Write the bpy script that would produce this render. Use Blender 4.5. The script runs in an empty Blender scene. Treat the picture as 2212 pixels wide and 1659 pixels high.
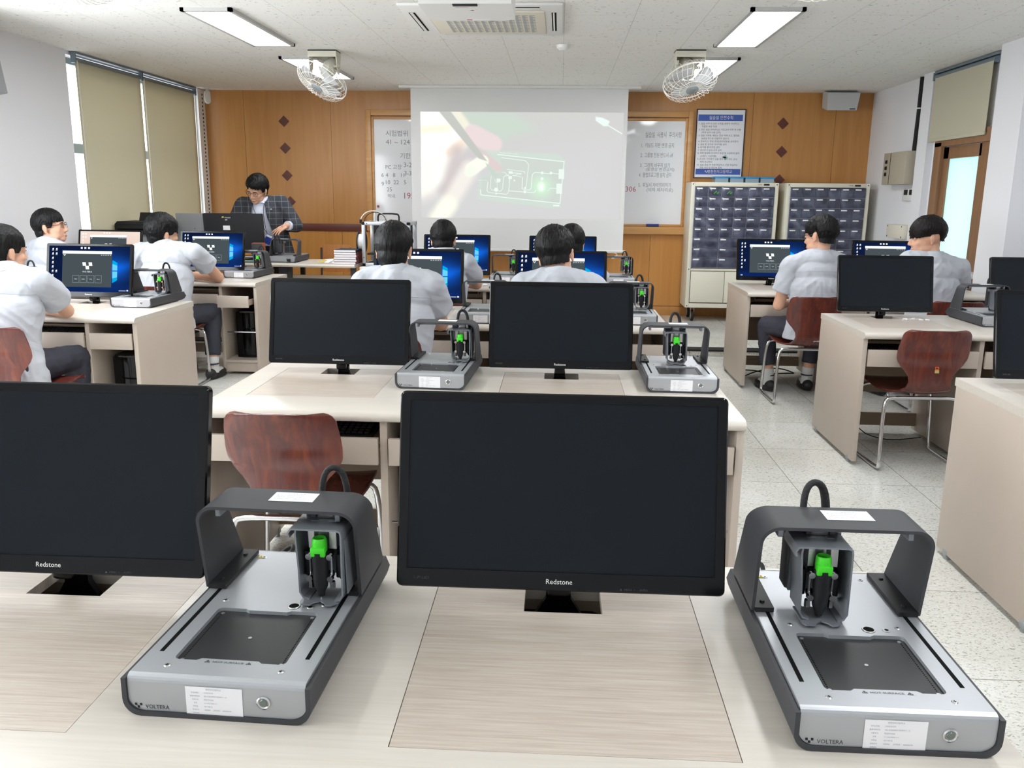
import bpy, bmesh, math, random
import numpy as np
from mathutils import Vector, Matrix, Euler, noise

random.seed(7)
PI = math.pi
SC = bpy.context.scene
COL = SC.collection
R = math.radians


# ------------------------------------------------------------------ helpers
def lin(c):
    c /= 255.0
    return c / 12.92 if c <= 0.04045 else ((c + 0.055) / 1.055) ** 2.4


def rgb(r, g, b):
    return (lin(r), lin(g), lin(b), 1.0)


def T(x, y, z):
    return Matrix.Translation((x, y, z))


def RX(d):
    return Matrix.Rotation(R(d), 4, 'X')


def RY(d):
    return Matrix.Rotation(R(d), 4, 'Y')


def RZ(d):
    return Matrix.Rotation(R(d), 4, 'Z')


def basis(o, x, y, z):
    m = Matrix((x, y, z)).transposed().to_4x4()
    m.translation = Vector(o)
    return m


def frame_to(d):
    """rotation taking +Z to direction d"""
    return Vector(d).normalized().to_track_quat('Z', 'Y').to_matrix().to_4x4()


_boxc = {}
_textc = {}


def _bev_box(sx, sy, sz, b, seg):
    k = (round(sx, 5), round(sy, 5), round(sz, 5), round(b, 5), seg)
    if k in _boxc:
        return _boxc[k]
    bm = bmesh.new()
    bmesh.ops.create_cube(bm, size=1.0, matrix=Matrix.Diagonal((sx, sy, sz, 1)))
    if b > 0:
        bmesh.ops.bevel(bm, geom=list(bm.edges), offset=b, segments=seg, profile=0.5, affect='EDGES')
    bm.verts.index_update()
    r = ([v.co.copy() for v in bm.verts], [[v.index for v in f.verts] for f in bm.faces])
    bm.free()
    _boxc[k] = r
    return r


def text_geo(body):
    if body in _textc:
        return _textc[body]
    cu = bpy.data.curves.new('t', 'FONT')
    cu.body = body
    cu.size = 1.0
    cu.resolution_u = 2
    ob = bpy.data.objects.new('t', cu)
    me = bpy.data.meshes.new_from_object(ob)
    vs = [v.co.copy() for v in me.vertices]
    fs = [list(p.vertices) for p in me.polygons]
    bpy.data.objects.remove(ob)
    bpy.data.curves.remove(cu)
    bpy.data.meshes.remove(me)
    if vs:
        x0 = min(v.x for v in vs)
        x1 = max(v.x for v in vs)
        y0 = min(v.y for v in vs)
        y1 = max(v.y for v in vs)
    else:
        x0 = x1 = y0 = y1 = 0
    _textc[body] = (vs, fs, x0, x1, y0, y1)
    return _textc[body]


class MB:
    """collects shapes into one mesh; mi is the material slot of what is added next"""

    def __init__(s):
        s.v = []
        s.f = []
        s.m = []
        s.mi = 0
        s.M = Matrix()

    def add(s, vs, fs, M=None):
        M = s.M @ M if M is not None else s.M
        n = len(s.v)
        s.v += [M @ Vector(v) for v in vs]
        s.f += [[i + n for i in f] for f in fs]
        s.m += [s.mi] * len(fs)

    def box(s, x0, x1, y0, y1, z0, z1, b=0, seg=2, M=None):
        vs, fs = _bev_box(abs(x1 - x0), abs(y1 - y0), abs(z1 - z0), b, seg)
        t = T((x0 + x1) / 2, (y0 + y1) / 2, (z0 + z1) / 2)
        s.add(vs, fs, (M @ t) if M is not None else t)

    def cyl(s, p0, p1, r0, r1=None, seg=16, ry=1.0, M=None):
        r1 = r0 if r1 is None else r1
        p0, p1 = Vector(p0), Vector(p1)
        q = frame_to(p1 - p0)
        vs = []
        for p, r in ((p0, r0), (p1, r1)):
            for i in range(seg):
                a = 2 * PI * i / seg
                vs.append(p + (q @ Vector((math.cos(a) * r, math.sin(a) * r * ry, 0))))
        fs = [[i, (i + 1) % seg, seg + (i + 1) % seg, seg + i] for i in range(seg)]
        fs += [list(range(seg))[::-1], list(range(seg, 2 * seg))]
        s.add(vs, fs, M)

    def ecyl(s, p0, p1, r0, r1, seg=24):
        """upright elliptical cone: r0, r1 = (rx, ry)"""
        vs = []
        for p, r in ((p0, r0), (p1, r1)):
            for i in range(seg):
                a = 2 * PI * i / seg
                vs.append(Vector(p) + Vector((math.cos(a) * r[0], math.sin(a) * r[1], 0)))
        fs = [[i, (i + 1) % seg, seg + (i + 1) % seg, seg + i] for i in range(seg)]
        fs += [list(range(seg))[::-1], list(range(seg, 2 * seg))]
        s.add(vs, fs)

    def ring(s, prof, seg=24, M=None, closed=False):
        """lathe: prof = [(r, z)]"""
        vs = []
        for r, z in prof:
            for i in range(seg):
                a = 2 * PI * i / seg
                vs.append((math.cos(a) * r, math.sin(a) * r, z))
        n = len(prof)
        fs = []
        for k in range(n - 1 if not closed else n):
            k2 = (k + 1) % n
            for i in range(seg):
                j = (i + 1) % seg
                fs.append([k * seg + i, k * seg + j, k2 * seg + j, k2 * seg + i])
        if not closed:
            if prof[0][0] > 1e-6:
                fs.append(list(range(seg))[::-1])
            if prof[-1][0] > 1e-6:
                fs.append(list(range((n - 1) * seg, n * seg)))
        s.add(vs, fs, M)

    def ell(s, c, r, M=None, seg=16, rings=10):
        vs = [(0, 0, r[2])]
        for k in range(1, rings):
            e = PI * k / rings
            for i in range(seg):
                a = 2 * PI * i / seg
                vs.append((r[0] * math.sin(e) * math.cos(a), r[1] * math.sin(e) * math.sin(a), r[2] * math.cos(e)))
        vs.append((0, 0, -r[2]))
        fs = [[0, 1 + i, 1 + (i + 1) % seg] for i in range(seg)]
        for k in range(rings - 2):
            for i in range(seg):
                j = (i + 1) % seg
                fs.append([1 + k * seg + i, 1 + (k + 1) * seg + i, 1 + (k + 1) * seg + j, 1 + k * seg + j])
        o = 1 + (rings - 2) * seg
        fs += [[len(vs) - 1, o + (i + 1) % seg, o + i] for i in range(seg)]
        t = T(*c)
        s.add(vs, fs, t @ M if M is not None else t)

    def cap(s, p0, p1, r0, r1=None, seg=14):
        """tapered capsule"""
        r1 = r0 if r1 is None else r1
        p0, p1 = Vector(p0), Vector(p1)
        L = (p1 - p0).length
        q = T(*p0) @ frame_to(p1 - p0)
        prof = []
        for k in range(6):
            a = -PI / 2 + PI / 2 * k / 5
            prof.append((max(r0 * math.cos(a), 1e-5), r0 * math.sin(a)))
        for k in range(6):
            a = PI / 2 * k / 5
            prof.append((max(r1 * math.cos(a), 1e-5), L + r1 * math.sin(a)))
        s.ring(prof, seg, q)

    def tube(s, pts, r, seg=8, closed=False, sm=0, flat=1.0):
        P = [Vector(p) for p in pts]
        for _ in range(sm):
            Q = []
            n = len(P)
            for i in range(n if closed else n - 1):
                a, b = P[i], P[(i + 1) % n]
                Q += [a * .75 + b * .25, a * .25 + b * .75]
            if not closed:
                Q = [P[0]] + Q + [P[-1]]
            P = Q
        n = len(P)
        vs = []
        up = None
        for i in range(n):
            if closed:
                d = P[(i + 1) % n] - P[i - 1]
            else:
                d = P[min(i + 1, n - 1)] - P[max(i - 1, 0)]
            d.normalize()
            if up is None:
                up = Vector((0, 0, 1)) if abs(d.z) < .9 else Vector((1, 0, 0))
            up = (up - d * up.dot(d)).normalized()
            sd = d.cross(up)
            for k in range(seg):
                a = 2 * PI * k / seg
                vs.append(P[i] + up * (math.cos(a) * r * flat) + sd * (math.sin(a) * r))
        fs = []
        for i in range(n if closed else n - 1):
            j = (i + 1) % n
            for k in range(seg):
                l = (k + 1) % seg
                fs.append([i * seg + k, i * seg + l, j * seg + l, j * seg + k])
        if not closed:
            fs += [list(range(seg))[::-1], list(range((n - 1) * seg, n * seg))]
        s.add(vs, fs)

    def prism(s, poly, z0, z1, M=None):
        n = len(poly)
        vs = [(x, y, z0) for x, y in poly] + [(x, y, z1) for x, y in poly]
        fs = [[i, (i + 1) % n, n + (i + 1) % n, n + i] for i in range(n)]
        fs += [list(range(n))[::-1], list(range(n, 2 * n))]
        s.add(vs, fs, M)

    def grid(s, fn, nu, nv, cu=False, cv=False):
        vs = [fn(i / (nu if cu else nu - 1), j / (nv if cv else nv - 1)) for i in range(nu) for j in range(nv)]
        fs = []
        for i in range(nu if cu else nu - 1):
            for j in range(nv if cv else nv - 1):
                a, b = (i + 1) % nu, (j + 1) % nv
                fs.append([i * nv + j, a * nv + j, a * nv + b, i * nv + b])
        s.add(vs, fs)

    def poly(s, pts, M=None):
        s.add(pts, [list(range(len(pts)))], M)

    def rect(s, x0, x1, y0, y1, M=None, z=0.0):
        s.add([(x0, y0, z), (x1, y0, z), (x1, y1, z), (x0, y1, z)], [[0, 1, 2, 3]], M)

    def ribbon(s, pts, w, M=None, z=0.0, closed=False):
        """flat polyline of width w in the local xy plane"""
        P = [Vector((p[0], p[1])) for p in pts]
        n = len(P)
        for i in range(n if closed else n - 1):
            a, b = P[i], P[(i + 1) % n]
            d = (b - a)
            if d.length < 1e-9:
                continue
            d.normalize()
            nn = Vector((-d.y, d.x)) * w / 2
            e = d * w * .3
            q = [a - e + nn, a - e - nn, b + e - nn, b + e + nn]
            s.add([(p.x, p.y, z) for p in q], [[0, 1, 2, 3]], M)

    def text(s, body, h, M, align='L', width=None, z=0.0):
        """flat text, h = height of a capital; origin at baseline start (or centre)"""
        vs, fs, x0, x1, y0, y1 = text_geo(body)
        if not vs:
            return
        k = h / .73
        kx = k
        if width and (x1 - x0) > 0:
            kx = width / (x1 - x0)
        off = -x0 if align == 'L' else -(x0 + x1) / 2
        s.add([((v.x + off) * kx, v.y * k, z) for v in vs], fs, M)

    def build(s, name, mats, parent=None, angle=35, smooth=True):
        me = bpy.data.meshes.new(name)
        me.from_pydata([tuple(v) for v in s.v], [], s.f)
        if not isinstance(mats, (list, tuple)):
            mats = [mats]
        for m in mats:
            me.materials.append(m)
        if len(mats) > 1:
            me.polygons.foreach_set('material_index', s.m)
        me.update()
        if smooth:
            me.polygons.foreach_set('use_smooth', [True] * len(me.polygons))
            me.set_sharp_from_angle(angle=R(angle))
        o = bpy.data.objects.new(name, me)
        COL.objects.link(o)
        if parent:
            o.parent = parent
        return o


def fuse(mb, voxel, it=3, fac=.5):
    """one continuous skin around everything collected in mb -> mesh"""
    me = bpy.data.meshes.new('f')
    me.from_pydata([tuple(v) for v in mb.v], [], mb.f)
    ob = bpy.data.objects.new('f', me)
    COL.objects.link(ob)
    m = ob.modifiers.new('r', 'REMESH')
    m.mode = 'VOXEL'
    m.voxel_size = voxel
    m.use_smooth_shade = True
    if it:
        m = ob.modifiers.new('s', 'SMOOTH')
        m.factor = fac
        m.iterations = it
    dg = bpy.context.evaluated_depsgraph_get()
    out = bpy.data.meshes.new_from_object(ob.evaluated_get(dg))
    bpy.data.objects.remove(ob)
    bpy.data.meshes.remove(me)
    out.polygons.foreach_set('use_smooth', [True] * len(out.polygons))
    return out


def link(name, me, mat, parent=None):
    me.name = name
    me.materials.clear()
    me.materials.append(mat)
    o = bpy.data.objects.new(name, me)
    COL.objects.link(o)
    if parent:
        o.parent = parent
    return o


def tag(o, label, cat, group=None, kind=None):
    o['label'] = label
    o['category'] = cat
    if group:
        o['group'] = group
    if kind:
        o['kind'] = kind
    return o


def thing(name, label, cat, loc=(0, 0, 0), rz=0.0, group=None):
    o = bpy.data.objects.new(name, None)
    o.empty_display_size = .1
    COL.objects.link(o)
    o.location = loc
    o.rotation_euler = (0, 0, R(rz))
    return tag(o, label, cat, group)


def struct(o):
    o['kind'] = 'structure'
    return o


KIDS = {}


def kids(o):
    return [c for c in bpy.data.objects if c.parent == o]


def dup(root, loc, rz=0.0, label=None, skip=()):
    r = root.copy()
    COL.objects.link(r)
    r.location = loc
    r.rotation_euler = (0, 0, R(rz))
    if label:
        r['label'] = label
    for ch in kids(root):
        if ch.name.split('.')[0] in skip:
            continue
        c = ch.copy()
        COL.objects.link(c)
        c.parent = r
        for g in kids(ch):
            d = g.copy()
            COL.objects.link(d)
            d.parent = c
    return r


# ------------------------------------------------------------------ materials
def nt(m):
    return m.node_tree.nodes, m.node_tree.links


def mat(name, col, rough=.5, metal=0.0, spec=.5, coat=0.0, emit=None, es=1.0, trans=0.0, alpha=1.0):
    m = bpy.data.materials.new(name)
    m.use_nodes = True
    b = m.node_tree.nodes['Principled BSDF']
    b.inputs['Base Color'].default_value = col
    b.inputs['Roughness'].default_value = rough
    b.inputs['Metallic'].default_value = metal
    b.inputs['Specular IOR Level'].default_value = spec
    b.inputs['Coat Weight'].default_value = coat
    b.inputs['Transmission Weight'].default_value = trans
    b.inputs['Alpha'].default_value = alpha
    if emit:
        b.inputs['Emission Color'].default_value = emit
        b.inputs['Emission Strength'].default_value = es
    return m


def emis(name, col, s=1.0):
    m = bpy.data.materials.new(name)
    m.use_nodes = True
    n, l = nt(m)
    n.clear()
    e = n.new('ShaderNodeEmission')
    e.inputs['Color'].default_value = col
    e.inputs['Strength'].default_value = s
    o = n.new('ShaderNodeOutputMaterial')
    l.new(e.outputs[0], o.inputs[0])
    return m


def coords(m, scale=(1, 1, 1), rot=(0, 0, 0)):
    n, l = nt(m)
    tc = n.new('ShaderNodeTexCoord')
    mp = n.new('ShaderNodeMapping')
    mp.inputs['Scale'].default_value = scale
    mp.inputs['Rotation'].default_value = rot
    l.new(tc.outputs['Object'], mp.inputs[0])
    return mp.outputs[0]


def noise_fac(m, scale, vec, detail=3, dist=0.0, rough=.5):
    n, l = nt(m)
    t = n.new('ShaderNodeTexNoise')
    t.inputs['Scale'].default_value = scale
    t.inputs['Detail'].default_value = detail
    t.inputs['Distortion'].default_value = dist
    t.inputs['Roughness'].default_value = rough
    l.new(vec, t.inputs['Vector'])
    return t.outputs['Fac']


def ramp(m, fac, stops):
    n, l = nt(m)
    r = n.new('ShaderNodeValToRGB')
    e = r.color_ramp.elements
    while len(e) < len(stops):
        e.new(.5)
    for k, (p, c) in enumerate(stops):
        e[k].position = p
        e[k].color = c
    l.new(fac, r.inputs[0])
    return r.outputs[0]


def mix(m, fac, a, b, mode='MIX'):
    n, l = nt(m)
    x = n.new('ShaderNodeMix')
    x.data_type = 'RGBA'
    x.blend_type = mode
    for k, s in ((0, fac), (6, a), (7, b)):
        if hasattr(s, 'is_linked') or hasattr(s, 'links'):
            l.new(s, x.inputs[k])
        else:
            x.inputs[k].default_value = s
    return x.outputs[2]


def setcol(m, out):
    m.node_tree.links.new(out, m.node_tree.nodes['Principled BSDF'].inputs['Base Color'])


def bump(m, h, strength=.3, dist=.002):
    n, l = nt(m)
    b = n.new('ShaderNodeBump')
    b.inputs['Strength'].default_value = strength
    b.inputs['Distance'].default_value = dist
    l.new(h, b.inputs['Height'])
    l.new(b.outputs[0], n['Principled BSDF'].inputs['Normal'])


G1 = (0, 0, 0, 1)
W1 = (1, 1, 1, 1)


def wood(name, a, b, rough=.4, scale=(2, 30, 30), coat=0.0, bs=.1):
    """grain runs along the axis with the small scale"""
    m = mat(name, a, rough, coat=coat)
    v = coords(m, scale)
    f = noise_fac(m, 1.0, v, 5, .6, .6)
    setcol(m, ramp(m, f, [(.3, a), (.7, b)]))
    if bs:
        bump(m, f, bs, .0008)
    return m


m_wall = mat('white paint', rgb(230, 231, 235), .8, spec=.2)
f = noise_fac(m_wall, 40, coords(m_wall), 4)
bump(m_wall, f, .08, .002)

m_ceil = mat('pitted ceiling board', rgb(214, 213, 208), .9, spec=.1)
v = coords(m_ceil)
f1 = noise_fac(m_ceil, 42, v, 2, .8, .55)
pits = ramp(m_ceil, f1, [(.30, rgb(172, 169, 163)), (.345, rgb(236, 236, 233))])
n, l = nt(m_ceil)
br = n.new('ShaderNodeTexBrick')
br.offset = .5
br.inputs['Scale'].default_value = 1.0
br.inputs['Brick Width'].default_value = .9
br.inputs['Row Height'].default_value = .45
br.inputs['Mortar Size'].default_value = .0022
br.inputs['Mortar Smooth'].default_value = 0
br.inputs['Color1'].default_value = W1
br.inputs['Color2'].default_value = W1
br.inputs['Mortar'].default_value = rgb(226, 225, 221)
l.new(coords(m_ceil, (1, 1, 1), (0, 0, R(90))), br.inputs['Vector'])
setcol(m_ceil, mix(m_ceil, 1.0, pits, br.outputs['Color'], 'MULTIPLY'))

m_floor = mat('speckled vinyl tile', rgb(205, 204, 198), .22, spec=.5)
n, l = nt(m_floor)
v = coords(m_floor, (80, 150, 60))
f1 = noise_fac(m_floor, 1.0, v, 2, 1.1, .55)
st = ramp(m_floor, f1, [(.35, rgb(166, 164, 157)), (.42, rgb(228, 228, 225)), (.60, rgb(232, 232, 229)), (.70, rgb(242, 242, 240))])
f2 = noise_fac(m_floor, 1.3, coords(m_floor), 3)
wear = ramp(m_floor, f2, [(.3, rgb(225, 223, 216)), (.7, W1)])
br = n.new('ShaderNodeTexBrick')
br.offset = 0.0
br.inputs['Scale'].default_value = 1.0
br.inputs['Brick Width'].default_value = .6
br.inputs['Row Height'].default_value = .6
br.inputs['Mortar Size'].default_value = .0016
br.inputs['Mortar Smooth'].default_value = 0
br.inputs['Color1'].default_value = W1
br.inputs['Color2'].default_value = rgb(246, 246, 244)
br.inputs['Mortar'].default_value = rgb(150, 146, 138)
l.new(coords(m_floor), br.inputs['Vector'])
c = mix(m_floor, 1.0, st, wear, 'MULTIPLY')
setcol(m_floor, mix(m_floor, 1.0, c, br.outputs['Color'], 'MULTIPLY'))

m_owood = wood('orange wood panelling', rgb(196, 142, 82), rgb(182, 126, 68), .36, (14, 14, .9), bs=.03)
m_owood2 = wood('orange wood panelling low', rgb(204, 146, 78), rgb(190, 130, 64), .36, (14, 14, .9), bs=.03)
m_lwood = wood('light frame wood', rgb(208, 160, 104), rgb(194, 142, 84), .35, (2, 20, 20), bs=.03)
m_seam = mat('panel seam', rgb(96, 58, 28), .7)
m_band = wood('dark red dado', rgb(104, 52, 40), rgb(88, 40, 32), .4, (2, 20, 20), bs=.02)
m_doorwood = wood('door wood', rgb(150, 112, 78), rgb(132, 96, 66), .45, (20, 20, 1.5), bs=.03)

m_desk = wood('desk laminate', rgb(210, 203, 194), rgb(201, 193, 183), .30, (5, 130, 60), bs=.08)
m_lid = wood('desk lid laminate', rgb(204, 194, 183), rgb(179, 165, 152), .34, (9, 240, 60), bs=.3)
m_side = wood('desk side laminate', rgb(191, 178, 166), rgb(186, 173, 161), .45, (3, 3, 3), bs=.0)
m_deskin = mat('desk inner board', rgb(168, 150, 132), .55)

m_gloss = mat('gloss black plastic', rgb(8, 9, 12), .10, spec=.25)
m_black = mat('matt black plastic', rgb(26, 27, 30), .5, spec=.35)
m_dark = mat('dark cavity', rgb(10, 10, 11), .8, spec=.1)
m_scr = mat('switched-off screen', rgb(20, 25, 32), .22, spec=.18)
m_anth = mat('anthracite coated steel', rgb(64, 65, 69), .55, spec=.3)
m_alu = mat('silver painted aluminium', rgb(178, 181, 186), .36, metal=.5, spec=.5)
m_grey = mat('grey steel bracket', rgb(136, 141, 148), .36, metal=.5)
m_chrome = mat('chrome', rgb(220, 220, 222), .12, metal=1.0)
m_steel = mat('brushed steel', rgb(190, 190, 190), .3, metal=.9)
m_green = mat('green plastic', rgb(70, 214, 44), .4, spec=.4)
m_white = mat('white plastic', rgb(228, 228, 226), .4)
m_paper = mat('white paper', rgb(240, 240, 244), .8, spec=.1)
m_ink = mat('printed ink', rgb(60, 62, 70), .8, spec=.1)
m_inkl = mat('pale printed ink', rgb(150, 152, 160), .8, spec=.1)
m_logo = mat('black lettering', rgb(24, 26, 30), .6)
m_wlet = mat('white lettering', rgb(232, 232, 232), .5)
m_dimlet = mat('dim lettering', rgb(60, 64, 70), .5)
m_yellow = mat('yellow warning sticker', rgb(240, 214, 30), .5)
m_bed = mat('black heated plate', rgb(40, 41, 43), .42, spec=.4)
m_rubber = mat('black rubber', rgb(18, 18, 18), .75)
m_sleeve = mat('braided black sleeve', rgb(34, 34, 36), .7)
f = noise_fac(m_sleeve, 500, coords(m_sleeve), 1)
bump(m_sleeve, f, .8, .002)

m_cwood = mat('red brown plywood', rgb(96, 44, 36), .25, spec=.5, coat=.35)
v = coords(m_cwood, (26, 26, 2.2))
f = noise_fac(m_cwood, 1.0, v, 5, 1.2, .62)
setcol(m_cwood, ramp(m_cwood, f, [(.25, rgb(74, 34, 33)), (.5, rgb(98, 44, 38)), (.66, rgb(120, 56, 38)), (.78, rgb(158, 84, 48))]))
m_cwood2 = wood('pale chair plywood', rgb(190, 128, 70), rgb(170, 108, 56), .35, (20, 20, 2))

m_cream = mat('cream painted steel', rgb(226, 222, 206), .45)
m_drawer = mat('smoky clear drawer', rgb(70, 72, 90), .12, spec=.6)
f = noise_fac(m_drawer, 9, coords(m_drawer, (1, 1, 1)), 4, .5)
setcol(m_drawer, ramp(m_drawer, f, [(.3, rgb(50, 51, 66)), (.5, rgb(74, 77, 97)), (.75, rgb(112, 116, 138))]))
m_rim = mat('drawer frame', rgb(176, 178, 196), .4)
m_bluelid = mat('blue plastic lid', rgb(28, 140, 200), .35)
m_clearbox = mat('cloudy clear plastic', rgb(170, 196, 214), .25, trans=.35, spec=.5)

m_blind = mat('cream roller blind cloth', rgb(218, 213, 192), .8, spec=.1)
n, l = nt(m_blind)
tr_ = n.new('ShaderNodeBsdfTranslucent')
tr_.inputs['Color'].default_value = rgb(206, 200, 176)
mx = n.new('ShaderNodeMixShader')
mx.inputs[0].default_value = .30
l.new(n['Principled BSDF'].outputs[0], mx.inputs[1])
l.new(tr_.outputs[0], mx.inputs[2])
l.new(mx.outputs[0], n['Material Output'].inputs[0])

m_frameg = mat('blue grey aluminium', rgb(120, 134, 144), .4, metal=.3)
m_glass = bpy.data.materials.new('window glass')
m_glass.use_nodes = True
n, l = nt(m_glass)
n.clear()
t1 = n.new('ShaderNodeBsdfTransparent')
t2 = n.new('ShaderNodeBsdfGlossy')
t2.inputs['Roughness'].default_value = .02
mx = n.new('ShaderNodeMixShader')
mx.inputs[0].default_value = .08
o_ = n.new('ShaderNodeOutputMaterial')
l.new(t1.outputs[0], mx.inputs[1])
l.new(t2.outputs[0], mx.inputs[2])
l.new(mx.outputs[0], o_.inputs[0])
m_frost = bpy.data.materials.new('frosted door glass')
m_frost.use_nodes = True
n, l = nt(m_frost)
n.clear()
t1 = n.new('ShaderNodeBsdfTranslucent')
t1.inputs['Color'].default_value = rgb(214, 240, 240)
t2 = n.new('ShaderNodeBsdfDiffuse')
t2.inputs['Color'].default_value = rgb(200, 225, 226)
mx = n.new('ShaderNodeMixShader')
mx.inputs[0].default_value = .35
o_ = n.new('ShaderNodeOutputMaterial')
l.new(t1.outputs[0], mx.inputs[1])
l.new(t2.outputs[0], mx.inputs[2])
l.new(mx.outputs[0], o_.inputs[0])

m_board = mat('whiteboard enamel', rgb(236, 238, 242), .05, spec=.5)
m_marker = mat('black marker ink', rgb(128, 130, 136), .6)
m_redmark = mat('red marker ink', rgb(176, 80, 96), .6)
m_screen = mat('projection cloth', rgb(226, 226, 226), .9, spec=.05)
m_lamp = emis('lamp diffuser', (.955, .98, 1, 1), 20.0)
m_beige = mat('beige painted box', rgb(178, 170, 152), .5)
m_ivory = mat('ivory plastic', rgb(226, 220, 204), .5)
m_fancol = mat('ivory fan enamel', rgb(206, 202, 186), .4)
m_wire = mat('white wire', rgb(232, 230, 224), .35)
m_blade = mat('clear fan blade', rgb(214, 216, 218), .2, trans=.25)
m_greybox = mat('grey enamel', rgb(150, 156, 158), .5)
m_silverbk = mat('silver computer back', rgb(166, 168, 170), .35, metal=.4)
m_blue = mat('blue plastic', rgb(40, 60, 150), .4)
m_brown = mat('brown box board', rgb(168, 88, 56), .7)
m_cover = mat('dark maroon book cover', rgb(120, 60, 60), .6)
m_spool = mat('white filament', rgb(236, 234, 230), .5)
m_orange = mat('orange sticker', rgb(226, 96, 50), .6)
m_olive = mat('pale yellow sticker', rgb(190, 178, 96), .6)

# people
m_skin = mat('skin', rgb(216, 168, 142), .5, spec=.3)
b = m_skin.node_tree.nodes['Principled BSDF']
b.inputs['Subsurface Weight'].default_value = .12
b.inputs['Subsurface Radius'].default_value = (.01, .004, .002)
m_lip = mat('lips', rgb(176, 108, 98), .45)
m_hair = mat('black hair', rgb(9, 9, 10), .45, spec=.25)
v = coords(m_hair, (150, 150, 16))
f = noise_fac(m_hair, 1.0, v, 3, .4)
bump(m_hair, f, .9, .004)
m_hairb = mat('dark brown hair', rgb(20, 15, 14), .48, spec=.22)
v = coords(m_hairb, (150, 150, 16))
bump(m_hairb, noise_fac(m_hairb, 1.0, v, 3, .4), .9, .004)
m_shirt = mat('white shirt cotton', rgb(188, 191, 199), .85, spec=.1)
v = coords(m_shirt, (5, 5, 9))
bump(m_shirt, noise_fac(m_shirt, 1.0, v, 3, 1.6, .5), .5, .012)
m_pants = mat('charcoal trousers', rgb(62, 63, 72), .85, spec=.1)
v = coords(m_pants, (7, 7, 7))
bump(m_pants, noise_fac(m_pants, 1.0, v, 3, 1.2), .4, .01)
m_sock = mat('white sock', rgb(206, 206, 206), .9)
m_shoe = mat('black shoe', rgb(24, 24, 27), .5)
m_eye = mat('eye', rgb(30, 22, 20), .15)
m_eyew = mat('eye white', rgb(220, 214, 208), .3)
m_specs = mat('eyeglass metal', rgb(70, 60, 54), .25, metal=.8)
m_strap = mat('navy lanyard', rgb(30, 34, 52), .7)

m_jacket = mat('charcoal windowpane check', rgb(66, 68, 74), .85, spec=.1)
n, l = nt(m_jacket)
br = n.new('ShaderNodeTexBrick')
br.offset = 0.0
br.inputs['Scale'].default_value = 1.0
br.inputs['Brick Width'].default_value = .062
br.inputs['Row Height'].default_value = .055
br.inputs['Mortar Size'].default_value = .0014
br.inputs['Mortar Smooth'].default_value = 0
br.inputs['Color1'].default_value = rgb(62, 64, 70)
br.inputs['Color2'].default_value = rgb(68, 70, 77)
br.inputs['Mortar'].default_value = rgb(134, 137, 144)
l.new(coords(m_jacket, (1, 1, 1), (R(90), R(24), 0)), br.inputs['Vector'])
setcol(m_jacket, br.outputs['Color'])

m_strshirt = mat('pale striped shirt', rgb(214, 218, 232), .8, spec=.1)
n, l = nt(m_strshirt)
w = n.new('ShaderNodeTexWave')
w.inputs['Scale'].default_value = 26
l.new(coords(m_strshirt), w.inputs['Vector'])
setcol(m_strshirt, ramp(m_strshirt, w.outputs['Fac'], [(.1, rgb(188, 194, 216)), (.3, rgb(220, 223, 236))]))
# ------------------------------------------------------------------ room
XL, XR, YF, YB, ZC = -4.09, 3.39, 10.0, -2.6, 2.53
ZP = .055                     # height of the platform along the front wall

q = MB()
q.box(XL - .2, XR + .2, YB - .2, YF + .2, -.12, 0)
struct(q.build('floor', m_floor))
q = MB()
q.box(XL - .2, XR + .2, YB - .2, YF + .2, ZC, ZC + .12)
struct(q.build('ceiling', m_ceil))
q = MB()
q.box(XL, XR, 7.712, YF, .0005, ZP)
struct(q.build('floor_platform', m_floor))
q = MB()
q.box(XL, XR, 7.705, 7.86, ZP, ZP + .003)
q.box(XL, XR, 7.704, 7.7115, ZP - .012, ZP + .003)
struct(q.build('trim_1', m_rubber))


def wall_x(name, x0, x1, ya, yb, holes, material):
    """wall slab between x0 and x1 with rectangular openings (y0, y1, z0, z1), sorted"""
    q = MB()
    y = ya
    for (h0, h1, z0, z1) in holes:
        q.box(x0, x1, y, h0, 0, ZC)
        if z0 > 0:
            q.box(x0, x1, h0, h1, 0, z0)
        if z1 < ZC:
            q.box(x0, x1, h0, h1, z1, ZC)
        y = h1
    q.box(x0, x1, y, yb, 0, ZC)
    return struct(q.build(name, material))


wall_x('wall_left', XL - .2, XL, YB, YF, [(-1.2, 1.6, .9, 2.3), (2.6, 5.4, .9, 2.3), (7.24, 9.78, .85, 2.50)], m_wall)
wall_x('wall_right', XR, XR + .2, YB, YF, [(7.34, 7.96, ZP, 1.80)], m_wall)
q = MB()
q.box(XL - .2, XR + .2, YB - .2, YB, 0, ZC)
struct(q.build('wall_back', m_wall))

# front wall: orange panelling above and below the dado line, with seams
q = MB()
q.box(XL - .2, XR + .2, YF, YF + .2, 1.0, ZC)
q.mi = 1
q.box(XL - .2, XR + .2, YF, YF + .2, 0, 1.0)
q.mi = 2
for x in (-3.62, -2.62, 2.1, 3.0):
    q.box(x - .0015, x + .0015, YF - .0008, YF, 1.06, ZC)
for x in (-3.3, -2.53, -1.9, -1.2, -.5, .2, 1.037, 1.42):
    q.box(x - .002, x + .002, YF - .001, YF, ZP + .11, .965)
q.box(XL, XR, YF - .001, YF, ZP + .105, ZP + .11)
struct(q.build('wall_front', [m_owood, m_owood2, m_seam]))
q = MB()
q.box(XL, -2.225, YF - .012, YF, .97, 1.055, .003)
struct(q.build('trim_2', m_band))
q = MB()
q.box(XL, XR, YF - .012, YF, ZP, ZP + .1, .002)
struct(q.build('baseboard_front', m_owood))


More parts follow.
